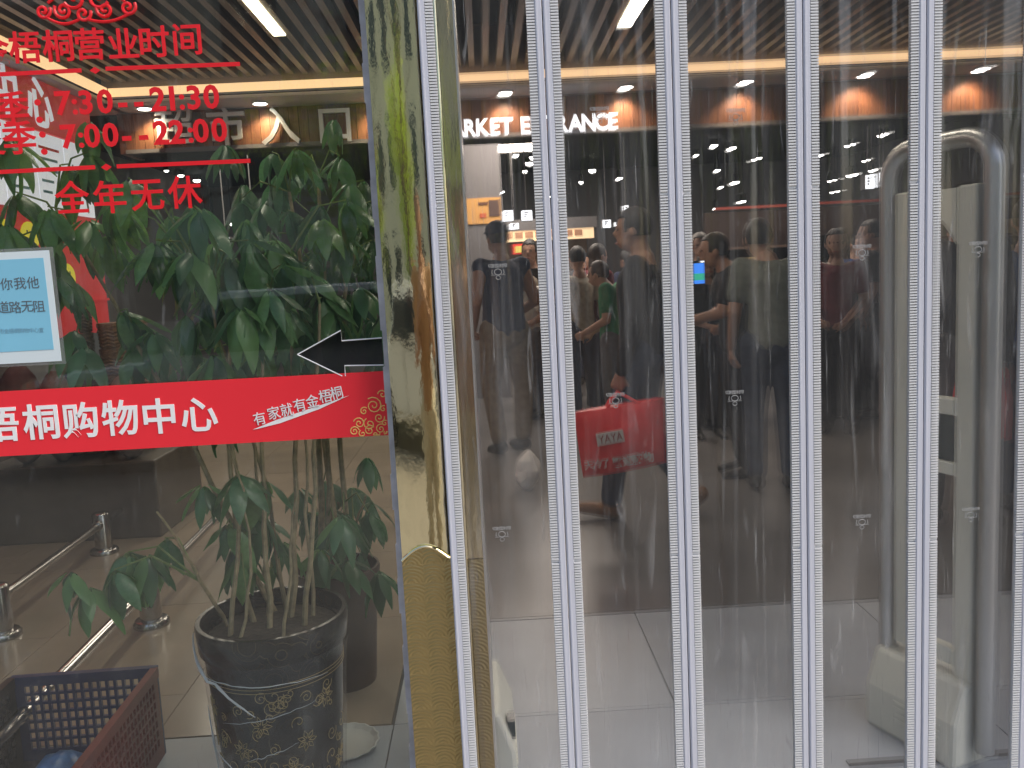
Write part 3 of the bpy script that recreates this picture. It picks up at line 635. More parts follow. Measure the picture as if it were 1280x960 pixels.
def pr(z): return .20*(.76+.14*z/.41)+.0015
def onpot(a, z): return (PB.x+pr(z)*math.cos(a), PB.y+pr(z)*math.sin(a), z)
rp = random.Random(3)
for q_ in range(58):
    a0 = -math.pi/2+rp.uniform(-1.5, 1.5); z0 = rp.uniform(.04, .38); r_ = rp.uniform(.012, .026)
    MB().tube([onpot(a0+(x_)/.18, z0+z_) for x_, z_ in swirl(0, 0, r_, rp.uniform(1, 1.7), rp.uniform(0, 6.28), rp.choice((-1, 1)), 16)], .0009, 4).build('gold_scroll', PG, pbody)
for q_ in range(9):
    a0 = -math.pi/2+(q_-4)*.33+rp.uniform(-.1, .1); z0 = (.22, .31, .14)[q_ % 3]+rp.uniform(-.03, .03)
    for k_ in range(7):
        b_ = k_*.8976; MB().tube([onpot(a0+u_*math.cos(b_+w_)/.18, z0+u_*math.sin(b_+w_)) for u_, w_ in ((.006, 0), (.018, -.32), (.029, 0), (.018, .32), (.006, 0))], .0010, 4).build('gold_petal', PG, pbody)
for z0 in (.395, .404, .385): MB().tube([onpot(2*math.pi*k_/48, z0) for k_ in range(48)], .0008, 4, closed=True).build('gold_band', PG, pbody)
FILM = clear_mat('pot_film', (.96, .96, .97), .035, .08, .0, [((24, 24, 7), .60, .75, .22, 3, 2.0), ((60, 60, 20), .64, .75, .2, 2, 2.0)])  # white streaks painted in for the highlights on the creased film
pw = thing('plastic_wrap', 'creased clear plastic film wrapped round the black pot', 'plastic film', (PB.x, PB.y, .06))
vs = []; fs = []; n = 64
for i in range(13):
    for j in range(n):
        a = 2*math.pi*j/n; z = .06+.40*i/12; rr = .20*(.76+.15*z/.41)+.007+.004*mnoise.noise(Vector((math.cos(a)*6, math.sin(a)*6, z*9)))
        if z > .43: rr = .20*.97+.008
        vs.append((PB.x+rr*math.cos(a), PB.y+rr*math.sin(a), z))
for i in range(12):
    for j in range(n): fs.append((i*n+j, i*n+(j+1) % n, (i+1)*n+(j+1) % n, (i+1)*n+j))
MB().add(vs, fs).build('film_sleeve', FILM, pw, smooth=True)
WIRE = mat('film_fold', (.55, .57, .6), .15)
for s0, z0_, z1_, r_, wv in ((-2.95, .50, .33, .0042, 1.3), (-2.7, .43, .40, .0012, 2.1), (-2.85, .22, .15, .0016, 1.0), (-2.2, .30, .34, .0009, 1.4), (-2.9, .30, .10, .0030, .25), (-1.9, .20, .24, .001, .8)):
    pts = []
    for i in range(19):
        a = s0+wv*i/18; z = z0_+(z1_-z0_)*(i/18)+.005*mnoise.noise(Vector((i*.6, s0*3, 0))); rr = .20*(.76+.15*z/.41)+.011 if z < .41 else .20*.97+.011
        pts.append((PB.x+rr*math.cos(a), PB.y+rr*math.sin(a), z))
    MB().tube(pts, [r_*(.2+.8*math.sin(math.pi*(i+.5)/19))*(.8+.4*random.random()) for i in range(19)], 6).build('fold', WIRE, pw, smooth=True)
sp = at(447, 935, Z=.02)
st = thing('saucer', 'white scalloped saucer lying on the floor behind the pot', 'saucer', (sp.x-.05, sp.y+.04, 0))
MB().lathe((sp.x-.05, sp.y+.04, 0), [(.07, .001), (.085, .006), (.105, .024), (.110, .024), (.109, .02), (.09, .012), (.06, .008)], 72, .02).build('dish', mat('saucer_white', (.55, .57, .55), .4), st, smooth=True)
# the second, darker plant behind
PB2 = at(425, 800, Z=0); PB2.y = 3.0; PB2.x = at(420, 700, Y=3.0).x
hub2 = [(425, 195), (385, 205), (350, 215), (330, 245), (455, 225), (445, 280), (400, 255), (420, 320), (455, 345), (395, 310), (440, 400), (360, 262), (465, 300), (370, 185), (468, 250), (335, 290), (462, 400), (420, 440), (400, 420), (405, 600), (440, 610), (460, 640), (385, 640), (420, 660), (450, 690), (400, 700), (430, 640), (270, 300), (330, 330), (300, 410), (250, 400), (350, 430), (380, 380), (230, 340), (340, 190), (300, 250), (290, 450), (375, 440), (240, 440), (410, 375)]
rnd2 = random.Random(5)
hubs2 = [at(a_, b_, Y=3.0+rnd2.uniform(-.25, .3)) for a_, b_ in hub2]
stems2 = [(-.05, .0, *top(360, 240, 3.0), .012), (.02, .03, *top(400, 220, 3.1), .013), (.06, -.03, *top(440, 250, 2.95), .011), (.03, .06, *top(455, 620, 3.0), .008), (-.02, -.06, *top(405, 330, 2.9), .010)]
umbrella_tree('darker umbrella tree standing behind the potted one, beside the brass column', 'dark pot of the rear umbrella tree, mostly hidden behind the black pot', (PB2.x, PB2.y, 0), hubs2, stems2, .15, .42, rnd2, .135, (1, 3, 5, 7), mat('brown_pot', (.075, .05, .035), .5, var=.2))

# ------------------------------------------------------------------ security gates
def gate(label, X, y0, y1, H, cream, side=1):
    """posts stand at y0 (near) and y1 (far) on a shared foot; the tube hoop surrounds a moulded inner frame"""
    t = thing('security_gate', label, 'security gate', (X, (y0+y1)/2, 0), 'anti theft gates at the entrance')
    r = .085; pts = [(X, y0, .05), (X, y0, H-r)]
    for i in range(1, 7): a = i*math.pi/12; pts.append((X, y0+r-r*math.cos(a), H-r+r*math.sin(a)))
    for i in range(0, 7): a = i*math.pi/12; pts.append((X, y1-r+r*math.sin(a), H-r+r*math.cos(a)))
    pts += [(X, y1, .05)]
    MB().tube(pts, .025, 16).build('hoop_tube', CHROME, t, smooth=True)
    a, b = y0+.036, y1-.036; th = .017; UW = .06
    for q0, q1 in ((a, a+UW), (b-UW, b)): box('upright', (X-th, q0, .26 if q0 > (y0+y1)/2 else .001), (X+th, q1, H-.12), cream, t, bevel=.006)
    def bar(z0, z1, nm, m=cream, tk=th, ins=.0605): box(nm, (X-tk, a+ins, z0), (X+tk, b-ins, z1), m, t, bevel=.004)
    bar(.965, 1.01, 'crossbar'); bar(.80, .835, 'crossbar'); bar(.8355, .9645, 'dark_insert', DKPANEL, .006)
    n = 12; arch = [(X-th, a+.0605+(b-a-.121)*i/n, H-.27+.07*math.sin(math.pi*i/n)) for i in range(n+1)]
    MB().prism([(X-th, b-.0605, H-.125), (X-th, a+.0605, H-.125)]+arch, (2*th, 0, 0)).build('top_panel', cream, t)
    bar(.262, .31, 'sill_bar')
    # foot
    prof = [(-.085, 0), (-.081, .13), (-.042, .235), (.042, .235), (.081, .13), (.085, 0)]
    MB().prism([(X+u, y0+.03, z) for u, z in prof], (0, y1-y0-.02, 0)).build('foot', cream, t, bevel=.012)
    for i in range(4):
        z = .055+i*.018; x = -.0955+(.0045)*(z/.13)
        for s_ in (-1, 1): MB().prism([(X+s_*(.0845-.004*z/.13), y0+.09, z), (X+s_*(.0885-.004*z/.13), y0+.09, z), (X+s_*(.0885-.004*z/.13), y1-.10, z), (X+s_*(.0845-.004*z/.13), y1-.10, z)], (0, 0, .006)).build('vent_rib', cream, t)
    box('indicator', (X-.069, (y0+y1)/2-.03, .165), (X-.05, (y0+y1)/2+.03, .205), DKPANEL, t)
    return t
g1 = gate('tall security gate with chrome hoop and cream frame right of the entrance', 1.228, 2.198, 2.532, 1.69, CREAM); g1.rotation_euler.z = R(22)
g2 = gate('security gate close behind the brass jamb, only its edge and foot showing', -.062, 2.19, 2.56, 1.68, CREAM)
box('label_plate', (-.062+.062, 2.25, .15), (-.062+.083, 2.30, .20), DKPANEL, g2)

# ------------------------------------------------------------------ red promotion kiosk on the left
XK, KS = -2.4, 1.263
def ky(y): return y*KS
def kz(z): return 1.4+(z-1.4)*KS
ks = thing('promotion_kiosk', 'red promotion wall with white lettering, white posters and smiling faces at the left', 'kiosk', (XK, 4.5, 0))
KRED = mat('kiosk_red', (.66, .03, .035), .45, emit=.15); KWH = mat('poster_paper', (.80, .80, .88), .6, emit=.34); KYE = mat('face_yellow', (.90, .78, .05), .5, emit=.18)  # glow added to the colours to brighten wall, posters and faces; no lamps
box('base_wall', (XK-.75, 3.31, .0), (XK-.55, 5.71, 1.17), mat('kiosk_base', (.11, .09, .075), .45, var=.25, scale=3), ks)
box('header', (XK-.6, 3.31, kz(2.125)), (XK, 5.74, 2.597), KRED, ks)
for ch, yy in zip('购物中心', (3.20, 3.48, 3.76, 4.04)): char('character', ch, (XK+.002, ky(yy), kz(2.25)), .29, KWH, ks, .025, .01, X=(0, 1, 0))
y = 2.62
for i in range(7):
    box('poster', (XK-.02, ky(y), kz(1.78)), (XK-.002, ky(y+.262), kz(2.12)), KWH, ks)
    for l_ in range(5):
        if i == 6: continue
        box('poster_line', (XK-.0019, ky(y+.03), kz(2.05-l_*.048)), (XK-.001, ky(y+.03+random.uniform(.08, .2)), kz(2.062-l_*.048)), INK2 if l_ else RED, ks)
    y += .268
for ch, yy in zip('Yes!', (4.28, 4.335, 4.385, 4.43)): char('poster_word', ch, (XK+.0005, ky(yy), kz(1.985)), .11, INK, ks, 0, .01, X=(0, 1, 0))
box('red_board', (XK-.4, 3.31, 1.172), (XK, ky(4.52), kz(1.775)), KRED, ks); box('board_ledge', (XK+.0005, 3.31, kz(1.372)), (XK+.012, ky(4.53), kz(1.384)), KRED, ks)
for i in range(6):
    for j in range(2):
        yy, zz = ky(3.02+i*.20+(.1 if j else 0)), kz(1.66-j*.17); rw, rh = .095, .078
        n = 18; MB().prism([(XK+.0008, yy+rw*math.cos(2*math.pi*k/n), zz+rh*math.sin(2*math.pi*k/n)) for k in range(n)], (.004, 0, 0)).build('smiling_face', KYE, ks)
        for s_ in (-1, 1): box('face_eye', (XK+.005, yy+s_*.028-.006, zz+.014), (XK+.0062, yy+s_*.028+.006, zz+.032), INK, ks)
        MB().tube([(XK+.005, yy+.038*math.sin(a), zz-.005-.033*math.cos(a)) for a in (-1.1, -.6, 0, .6, 1.1)], .0036, 4).build('face_mouth', INK, ks)
for ch, yy in zip('欢快!', (3.92, 4.04, 4.15)): char('character', ch, (XK+.002, ky(yy), kz(1.455)), .13, WHITE, ks, .02, .01, X=(0, 1, 0))
# plinth with woven baskets and cushions
pl = box('display_plinth', (-2.92, 4.99, 0), (-1.93, 5.76, .45), mat('plinth_brown', (.095, .08, .068), .5, var=.25, scale=4), bevel=.01); tag(pl, 'low brown display plinth carrying baskets and cushions behind the banner', 'plinth')
WICK = [mat('wicker_%d' % i, c, .8, var=.5, scale=30, stretch=(1, 1, 4)) for i, c in enumerate([(.095, .07, .05), (.19, .135, .08)])]
ORD = ['lowest', 'second from the bottom', 'third from the bottom', 'fourth from the bottom', 'fifth from the bottom', 'topmost']
def basket_stack(px0, px1, ytop, Y, n, label, m):
    a, b = at(px0, 430, Y=Y).x, at(px1, 430, Y=Y).x; zt = at((px0+px1)/2, ytop, Y=Y).z; h = (zt-.451)/n
    for k_ in range(n):
        z0 = .451+k_*h; t = thing('wicker_basket', (ORD[k_] if k_ < n-1 else 'topmost') + ' basket of the ' + label, 'basket', ((a+b)/2, Y, z0), 'woven baskets stacked by the kiosk')
        MB().lathe(((a+b)/2, Y, z0), [((b-a)/2*.92, .0), ((b-a)/2, h-.03), ((b-a)/2*1.03, h-.028), ((b-a)/2*1.03, h-.002), ((b-a)/2*.9, h-.002)], 20).build('weave', m, t)
        mb = MB()
        for r_ in range(5):
            z = z0+.02+(h-.05)*r_/5; mb.tube([((a+b)/2+(b-a)/2*(.94+.06*r_/5)*math.cos(q*.3142), Y+(b-a)/2*(.94+.06*r_/5)*math.sin(q*.3142), z+.006*(-1)**q) for q in range(20)], .008, 5, closed=True)
        mb.build('wicker_band', m, t, kind='stuff')
basket_stack(74, 116, 386, 5.35, 6, 'dark brown woven stack at the left', WICK[0])
basket_stack(126, 184, 402, 5.45, 5, 'light brown woven stack behind the plant', WICK[1])
ROCK = mat('cobble', (.22, .17, .15), .75, var=.25, scale=10)
CUP = [(20, 470, .13, .0, 'round brown cushion at the left edge above the banner'), (66, 474, .10, 0, 'brown cushion just above the banner in front of the dark baskets'), (155, 480, .12, 0, 'pale rounded cushion below the light baskets')]
for i, (px_, py_, r_, dz, l) in enumerate(CUP):
    p = at(px_, py_, Y=5.08); zc = .452+r_*.62; t = thing('cushion', l, 'cushion', (p.x, 5.08, .45), 'rounded cushions heaped on the plinth')
    n_ = max(1, int(round((p.z-.452)/(1.24*r_)))); h = (p.z+r_*.5-.452)
    MB().lathe((p.x, 5.1, .452+h/2), [(r_*math.cos(a)+.001, h/2*math.sin(a)) for a in [R(-80+16*k_) for k_ in range(11)]], 18).build('pad', ROCK, t, smooth=True)

# ------------------------------------------------------------------ things deep in the hall
def hang_box(px0, py0, px1, py1, Y, label):
    a, b = at(px0, py1, Y=Y), at(px1, py0, Y=Y); t = thing('lit_box_sign', label, 'sign', ((a.x+b.x)/2, Y, a.z), 'lit box signs hanging in the hall')
    box('case', (a.x, Y, a.z), (b.x, Y+.12, b.z), GREYPAINT, t); box('lit_face', (a.x+.006, Y-.01, a.z+.006), (b.x-.006, Y-.001, b.z-.006), BOXW, t)
    wd = b.x-a.x
    for k_ in range(3):
        z = a.z+(b.z-a.z)*(.3+.2*k_); box('printed_mark', (a.x+wd*.25, Y-.014, z), (a.x+wd*(.45+.12*k_), Y-.0102, z+.018), mat('box_print', (.25, .25, .28), .6), t)
    box('hanger', ((a.x+b.x)/2-.006, Y+.05, b.z), ((a.x+b.x)/2+.006, Y+.062, 3.3), GREYPAINT, t)
for a in [(628, 262, 642, 277, 12, 'lit white box sign above the cream counter, left one of the upper pair'), (652, 262, 665, 276, 12, 'lit white box sign above the cream counter beside the magnetic strip'), (619, 280, 631, 288, 13, 'small lit white box sign above the head of the man in navy'), (638, 278, 649, 287, 13, 'small lit white box sign just above the cream counter band'), (753, 274, 764, 285, 13, 'lit white box sign seen in the red bag panel, left one'), (768, 277, 776, 283, 14, 'tiny lit box sign right of its neighbour in the red bag panel'), (780, 256, 786, 270, 11, 'tall narrow lit sign beside the second strip'), (1081, 218, 1093, 237, 10, 'tall lit white sign left of the far gate upright'), (1098, 215, 1106, 235, 10, 'lit white sign touching the far gate upright'), (275, 296, 287, 306, 10, 'lit box sign seen between the plant leaves, lower one'), (310, 287, 322, 298, 10, 'lit box sign seen between the plant leaves, upper one')]: hang_box(*a)
SP = [(208, 213), (226, 219), (246, 225), (210, 253), (257, 280), (290, 279), (266, 295), (645, 193), (661, 203), (656, 213), (627, 239), (666, 196), (726, 227), (775, 222), (893, 181), (871, 193), (897, 212), (920, 227), (902, 233), (949, 197), (916, 184), (1023, 195), (1059, 182), (1101, 169), (1080, 201), (1089, 213), (1062, 219), (1037, 226), (929, 251), (955, 265), (895, 260), (1222, 163), (1000, 210), (1040, 240), (700, 205), (740, 212), (690, 245)]
GAPS = [(0, 470, 'through the window among the plant leaves'), (470, 690, 'beside the brass jamb'), (690, 845, 'in the panel with the red bag'), (845, 1000, 'in the panel with the phone'), (1000, 1150, 'left of the gate'), (1150, 1300, 'behind the top of the gate')]
NTH = ['highest', 'second highest', 'third highest', 'fourth highest', 'fifth highest', 'sixth highest', 'seventh highest', 'eighth highest', 'ninth highest', 'tenth highest', 'eleventh highest']
rank = {}
for lo_, hi_, tx in GAPS:
    for q_, p_ in enumerate(sorted([p_ for p_ in SP if lo_ <= p_[0] < hi_], key=lambda p_: p_[1]+.05*p_[0])): rank[p_] = NTH[q_]+' tiny spotlight seen '+tx
for i, (px_, py_) in enumerate(SP):
    p = at(px_, py_, Z=3.22) if at(px_, py_, Z=3.22).y > 0 else None
    if p is None or p.y > 16 or p.y < 6.6: p = at(px_, py_, Y=15.5 if (p is None or p.y > 16) else 6.8)
    t = thing('track_spotlight', rank[(px_, py_)], 'spotlight', p, 'tiny spotlights under the dark hall ceiling')
    r_ = .0027*p.y*(1+.3*(i % 3))
    MB().lathe((p.x, p.y, p.z), [(r_*.3, .16), (r_, .12), (r_*1.1, .006), (r_*1.05, .0)], 14).build('can', DARK, t, smooth=True)
    MB().lathe((p.x, p.y, p.z-.004), [(r_*.3, -r_*.55), (r_*.8, -r_*.35), (r_*.95, .0)], 14).build('bulb', SPOTM, t, smooth=True)
    if p.z+.16 < 3.29: box('drop_rod', (p.x-.006, p.y-.006, p.z+.16), (p.x+.006, p.y+.006, 3.3), DARK, t)
for x, y, e in ((-2.5, 9, 40), (.5, 9.2, 60), (3, 9, 40), (.5, 13, 60)):
    l = bpy.data.lights.new('hall_lamp', 'AREA'); l.size = 1.2; l.energy = e*.95; l.color = (1, .86, .72); lo = bpy.data.objects.new('hall_lamp', l); C.objects.link(lo); lo.location = (x, y, 3.25)
a, b = at(600, 304, Y=14), at(742, 286, Y=14)
ct_ = thing('lit_counter', 'food counter with glowing cream menu band at the back of the hall', 'counter', (a.x, 14, 0))
box('menu_band', (a.x, 14, a.z), (b.x, 14.15, b.z+.03), WARMB, ct_); box('canopy', (a.x-.05, 13.98, b.z+.031), (b.x+.05, 15, b.z+.2), GREYPAINT, ct_); box('front', (a.x, 14, 0), (b.x, 14.6, 1.0), mat('counter_front', (.20, .14, .09), .5), ct_); box('back_panel', (a.x, 15, 1.0), (b.x, 15.05, a.z+.1), mat('counter_back', (.3, .22, .15), .6), ct_)
for i in range(9):
    xx = a.x+.25+i*(b.x-a.x-.4)/9; box('menu_picture', (xx, 13.985, a.z+.05), (xx+.12, 13.999, a.z+.14), mat('menu_print', (.55, .30, .18), .6), ct_)
a, b = at(642, 318, Y=11), at(660, 304, Y=11)
t = thing('price_sign', 'small red sign with a yellow panel behind the man in beige', 'sign', (a.x, 11, a.z))
box('board', (a.x, 11, a.z), (b.x, 11.03, b.z), glow('red_sign', (.8, .06, .04), .3), t); box('yellow_panel', (a.x+.03, 10.985, a.z+.02), (b.x-.03, 10.999, a.z+.1), glow('yellow_sign', (.85, .7, .15), .3), t); box('post', ((a.x+b.x)/2-.01, 11.005, 0), ((a.x+b.x)/2+.01, 11.025, a.z), DARK, t)
a, b = at(591, 280, Y=10), at(626, 246, Y=10)
t = thing('poster_pillar', 'dark pillar carrying an orange poster with dark figures, beside the brass jamb', 'pillar', (a.x, 10, 0))
box('shaft', (a.x-.4, 10.0, 0), (b.x+.02, 10.4, 3.3), GREYPAINT, t); box('poster', (a.x-.3, 9.985, a.z), (b.x, 9.999, b.z), mat('poster_orange', (.62, .33, .10), .6, emit=.06), t)
for (x0, y0, x1, y1, c) in ((612, 270, 625, 249, (.10, .06, .05)), (598, 256, 610, 252, (.12, .05, .03)), (600, 272, 608, 266, (.55, .12, .05))): p, q = at(x0, y0, Y=9.98), at(x1, y1, Y=9.98); box('poster_print', (p.x, 9.978, min(p.z, q.z)), (q.x, 9.984, max(p.z, q.z)), mat('pp%d' % x0, c, .6), t)
def checkout(px0, px1, ytop, Y, label, col):
    a, b = at(px0, ytop, Y=Y).x, at(px1, ytop, Y=Y).x; z = at((px0+px1)/2, ytop, Y=Y).z; t = thing('checkout_counter', label, 'counter', (a, Y, 0), 'checkout counters in the hall')
    box('cabinet', (a, Y, .08), (b, Y+.55, z-.04), mat('cabinet_'+str(px0), col, .45), t); box('counter_top', (a-.03, Y-.03, z-.038), (b+.03, Y+.58, z), mat('top_'+str(px0), [min(1, c*1.6+.05) for c in col], .3), t); box('plinth', (a+.03, Y+.03, 0), (b-.03, Y+.5, .079), DARK, t)
    xm = (a+b)/2; box('till_stand', (xm-.02, Y+.3, z), (xm+.02, Y+.34, z+.18), DARK, t); box('till_screen', (xm-.15, Y+.27, z+.18), (xm+.15, Y+.30, z+.40), DARK, t)
checkout(645, 720, 385, 8.8, 'pale green topped checkout counter behind the man in navy', (.12, .14, .10))
checkout(868, 935, 388, 7.4, 'dark checkout counter before the people behind the phone', (.05, .04, .04))
checkout(1015, 1100, 350, 7.6, 'black checkout counter left of the chrome gate', (.03, .03, .03))
a, b = at(895, 273, Y=10.5), at(1110, 236, Y=10.5)
t = thing('shelf_canopy', 'dull red edged canopy over shelves at the right of the hall', 'shelf', (a.x, 10.5, 0))
box('red_edge', (a.x, 10.5, a.z+.1), (b.x+2.5, 10.53, a.z+.13), mat('dull_red', (.35, .07, .05), .5), t); box('back', (a.x, 11.0, 0), (b.x+2.5, 11.05, a.z+.1), mat('shelf_back', (.06, .04, .035), .7), t)
for k_ in range(4): box('shelf_board', (a.x, 10.55, .3+k_*.42), (b.x+2.5, 10.999, .33+k_*.42), mat('shelf_board', (.12, .08, .06), .6), t)
GOODS = [mat('goods_%d' % i, c, .5) for i, c in enumerate([(.30, .05, .05), (.32, .25, .12), (.08, .12, .25), (.28, .28, .26), (.10, .20, .08)])]
GN = {}
for k_ in range(4):
    for i in range(14):
        if random.random() < .35: continue
        xx = a.x+.1+i*(b.x+2.3-a.x)/14; h = random.uniform(.12, .3); c = i % 5
        cn = ('red', 'tan', 'blue', 'white', 'green')[c]; gk = (cn, k_); GN[gk] = GN.get(gk, 0)+1
        g = box('grocery_box', (xx, 10.6, .331+k_*.42), (xx+random.uniform(.1, .2), 10.9, .331+k_*.42+h), GOODS[c]); tag(g, ['first', 'second', 'third', 'fourth', 'fifth'][GN[gk]-1]+' '+cn+' box from the left on the '+['lowest', 'second', 'third', 'top'][k_]+' back shelf', 'grocery box', 'grocery boxes on the back shelves')
# ------------------------------------------------------------------ people
SKIN = mat('skin', (.42, .25, .18), .55, var=.06, scale=6); SKIN2 = mat('skin_tan', (.34, .19, .13), .55, var=.06, scale=6); HAIR = mat('hair_black', (.012, .010, .010), .5, bump=.4, scale=60, stretch=(4, 4, 1)); HAIRG = mat('hair_grey', (.25, .24, .23), .6)
EYE = mat('eye_dark', (.02, .015, .012), .2); LIP = mat('lips', (.36, .13, .11), .5)
def cloth(name, c): return mat('cloth_'+name, c, .85, var=.18, scale=22, bump=.35)
def cap_bone(bm, p, q, r1, r2, k=10):
    p, q = Vector(p), Vector(q)
    for c, r in ((p, r1), (q, r2)): bmesh.ops.create_icosphere(bm, subdivisions=2, radius=r, matrix=Matrix.Translation(c))
    d = q-p
    if d.length > 1e-4:
        m = Matrix.Translation((p+q)/2) @ Vector((0, 0, 1)).rotation_difference(d.normalized()).to_matrix().to_4x4()
        bmesh.ops.create_cone(bm, cap_ends=True, segments=k, radius1=r1, radius2=r2, depth=d.length, matrix=m)
def ell(bm, c, r): bmesh.ops.create_icosphere(bm, subdivisions=3, radius=1, matrix=Matrix.Translation(c) @ Matrix.Diagonal((*r, 1)))
def melt(name, bones, ells, voxel, m, parent, smooth_it=4, cut=None):
    """fuse tapered limbs and masses into one continuous skin"""
    bm = bmesh.new()
    for b in bones: cap_bone(bm, *b)
    for e in ells: ell(bm, *e)
    me = bpy.data.meshes.new('t'); bm.to_mesh(me); bm.free(); ob = bpy.data.objects.new('t', me); C.objects.link(ob)
    md = ob.modifiers.new('r', 'REMESH'); md.mode = 'VOXEL'; md.voxel_size = voxel
    if smooth_it: s_ = ob.modifiers.new('s', 'SMOOTH'); s_.factor = .5; s_.iterations = smooth_it
    out = bpy.data.meshes.new_from_object(ob.evaluated_get(bpy.context.evaluated_depsgraph_get()))
    bpy.data.objects.remove(ob); bpy.data.meshes.remove(me)
    if cut:
        bm = bmesh.new(); bm.from_mesh(out); bmesh.ops.delete(bm, geom=[v for v in bm.verts if cut(v.co)], context='VERTS'); bm.to_mesh(out); bm.free()
    out.materials.clear(); out.materials.append(m); out.polygons.foreach_set('use_smooth', [True]*len(out.polygons)); out.name = name
    return link(name, out, parent)
BASE = dict(pel=(0, 0, .95), wai=(0, .0, 1.10), che=(0, .005, 1.30), nb=(0, -.01, 1.44), hd=(0, .035, 1.60),
            ls=(-.175, 0, 1.40), le=(-.225, -.02, 1.13), lw=(-.235, .07, .90), rs=(.175, 0, 1.40), re=(.225, -.02, 1.13), rw=(.235, .07, .90),
            lh=(-.09, 0, .92), lk=(-.10, .02, .50), la=(-.105, -.03, .085), rh=(.09, 0, .92), rk=(.10, .02, .50), ra=(.105, -.03, .085))
def person(label, loc, yaw, H=1.70, pose=None, shirt=None, legs=None, shoe=(.03, .03, .03), hair=HAIR, sleeve='short', shorts=False, stout=1., hat=None, skin=SKIN, grip=.5, voxel=.0115, extras=None, group=None, longhair=False):
    t = thing('person', label, 'person', loc, group, yaw)
    k = H/1.72; J = {a: Vector(v) for a, v in {**BASE, **(pose or {})}.items()}
    for a in J: J[a] = J[a]*k
    s = k*stout; B = []; E_ = []
    def limb(a, b, r1, r2): B.append((J[a], J[b], r1*k, r2*k))
    # torso, neck, head
    B += [(J['pel'], J['wai'], .125*s, .115*s), (J['wai'], J['che'], .115*s, .125*s), (J['che'], J['nb'], .115*s, .07*k), (J['nb'], J['hd']-Vector((0, .02, .03))*k, .052*k, .05*k)]
    hd = J['hd']; fx = Vector((0, 1, 0)); face = (pose or {}).get('face', 0.)
    Hm = Matrix.Rotation(face, 3, 'Z')
    def hp(x, y, z): return hd + Hm @ (Vector((x, y, z))*k)
    E_ += [(hp(0, .0, .02), (.074*k, .092*k, .105*k)), (hp(0, .03, -.045), (.056*k, .062*k, .062*k)), (hp(0, .098, -.01), (.013*k, .020*k, .020*k)), (hp(.076, -.005, -.005), (.012*k, .02*k, .031*k)), (hp(-.076, -.005, -.005), (.012*k, .02*k, .031*k)), (hp(0, .088, .025), (.03*k, .012*k, .012*k)), (hp(0, .084, -.062), (.024*k, .014*k, .012*k))]
    for q in 'lr':
        limb(q+'s', q+'e', .058, .043); limb(q+'e', q+'w', .042, .028); B.append((J['che'], J[q+'s'], .10*s, .062*k))
        limb(q+'h', q+'k', .088*(.5+.5*stout), .056); limb(q+'k', q+'a', .055, .038)
        an = J[q+'a']; kn = J[q+'k']; sh = (an-kn).normalized(); toe = Vector((0, 1, 0))-sh*sh.y; toe = toe.normalized() if sh.z < -.3 else Vector((0, 0, -1))
        B.append((an+sh*.03*k, an+toe*.15*k+sh*.05*k, .04*k, .03*k))
        # hand: palm, four unequal fingers, side thumb
        wr = J[q+'w']; d = (wr-J[q+'e']).normalized(); n_ = Vector((1 if q == 'l' else -1, 0, 0)); n_ = (n_-d*n_.dot(d)).normalized(); si = d.cross(n_)*(1 if q == 'l' else -1)
        pc = wr+d*.085*k
        for i in range(4):
            sgn = (i-1.5)*.019*k; kn_ = pc+si*sgn; B.append((wr+d*.02*k+si*sgn*.6, kn_, .017*k, .0125*k))
            f = (.040, .045, .041, .032)[3-i]*k; g1 = (d*math.cos(grip)+n_*math.sin(grip)); g2_ = (d*math.cos(grip*2.4)+n_*math.sin(grip*2.4)); m_ = kn_+g1*f
            B += [(kn_, m_, .0115*k, .0105*k), (m_, m_+g2_*f*.9, .0105*k, .0085*k)]
        tb = wr+d*.03*k+si*.030*k; B += [(tb, tb+(d*.6+si*.6+n_*.4)*.045*k, .0145*k, .012*k), (tb+(d*.6+si*.6+n_*.4)*.045*k, tb+(d*1.2+si*.7+n_*.9)*.060*k, .012*k, .009*k)]
    melt('body', B, E_, voxel, skin, t, 3)
    # eyes and mouth
    for sx in (-1, 1): MB().lathe(hp(sx*.030, .083, .012), [(.003, -.006*k), (.010*k, 0), (.003, .006*k)], 8).build('eye', EYE, t, local=True, smooth=True)
    MB().tube([hp(-.022, .088, -.062), hp(0, .099, -.060), hp(.022, .088, -.062)], .0055*k, 6).build('mouth', LIP, t, local=True, smooth=True)
    # clothing
    g = .016*k
    b = [(J['pel']+Vector((0, 0, .0)), J['wai'], .128*s+g, .118*s+g), (J['wai'], J['che'], .118*s+g, .127*s+g), (J['che'], J['nb']-Vector((0, 0, .035))*k, .118*s+g, .074*k)]
    for q in 'lr':
        b.append((J['che'], J[q+'s'], .10*s+g, .064*k+g*.6))
        if sleeve == 'none': continue
        el = J[q+'e'] if sleeve == 'long' else J[q+'s'].lerp(J[q+'e'], .62)
        b.append((J[q+'s'], el, .060*k+g*.7, (.046 if sleeve == 'long' else .058)*k+g*.7))
        if sleeve == 'long': b.append((J[q+'e'], J[q+'e'].lerp(J[q+'w'], .93), .045*k+g*.7, .034*k+g*.6))
    melt('shirt', b, [], .014, shirt, t, 5)
    b = [(J['pel']-Vector((0, 0, .02))*k, J['pel']+Vector((0, 0, .06))*k, .130*s+g*.6, .122*s+g*.6)]
    for q in 'lr':
        kn, an, hp_ = J[q+'k'], J[q+'a'], J[q+'h']
        b.append((hp_, kn, .092*(.5+.5*stout)*k+g, .062*k+g))
        b.append((kn, kn.lerp(an, .22 if shorts else .92), .062*k+g*.9, (.060 if shorts else .052)*k+g*.8))
    melt('trousers', b, [], .014, legs, t, 4)
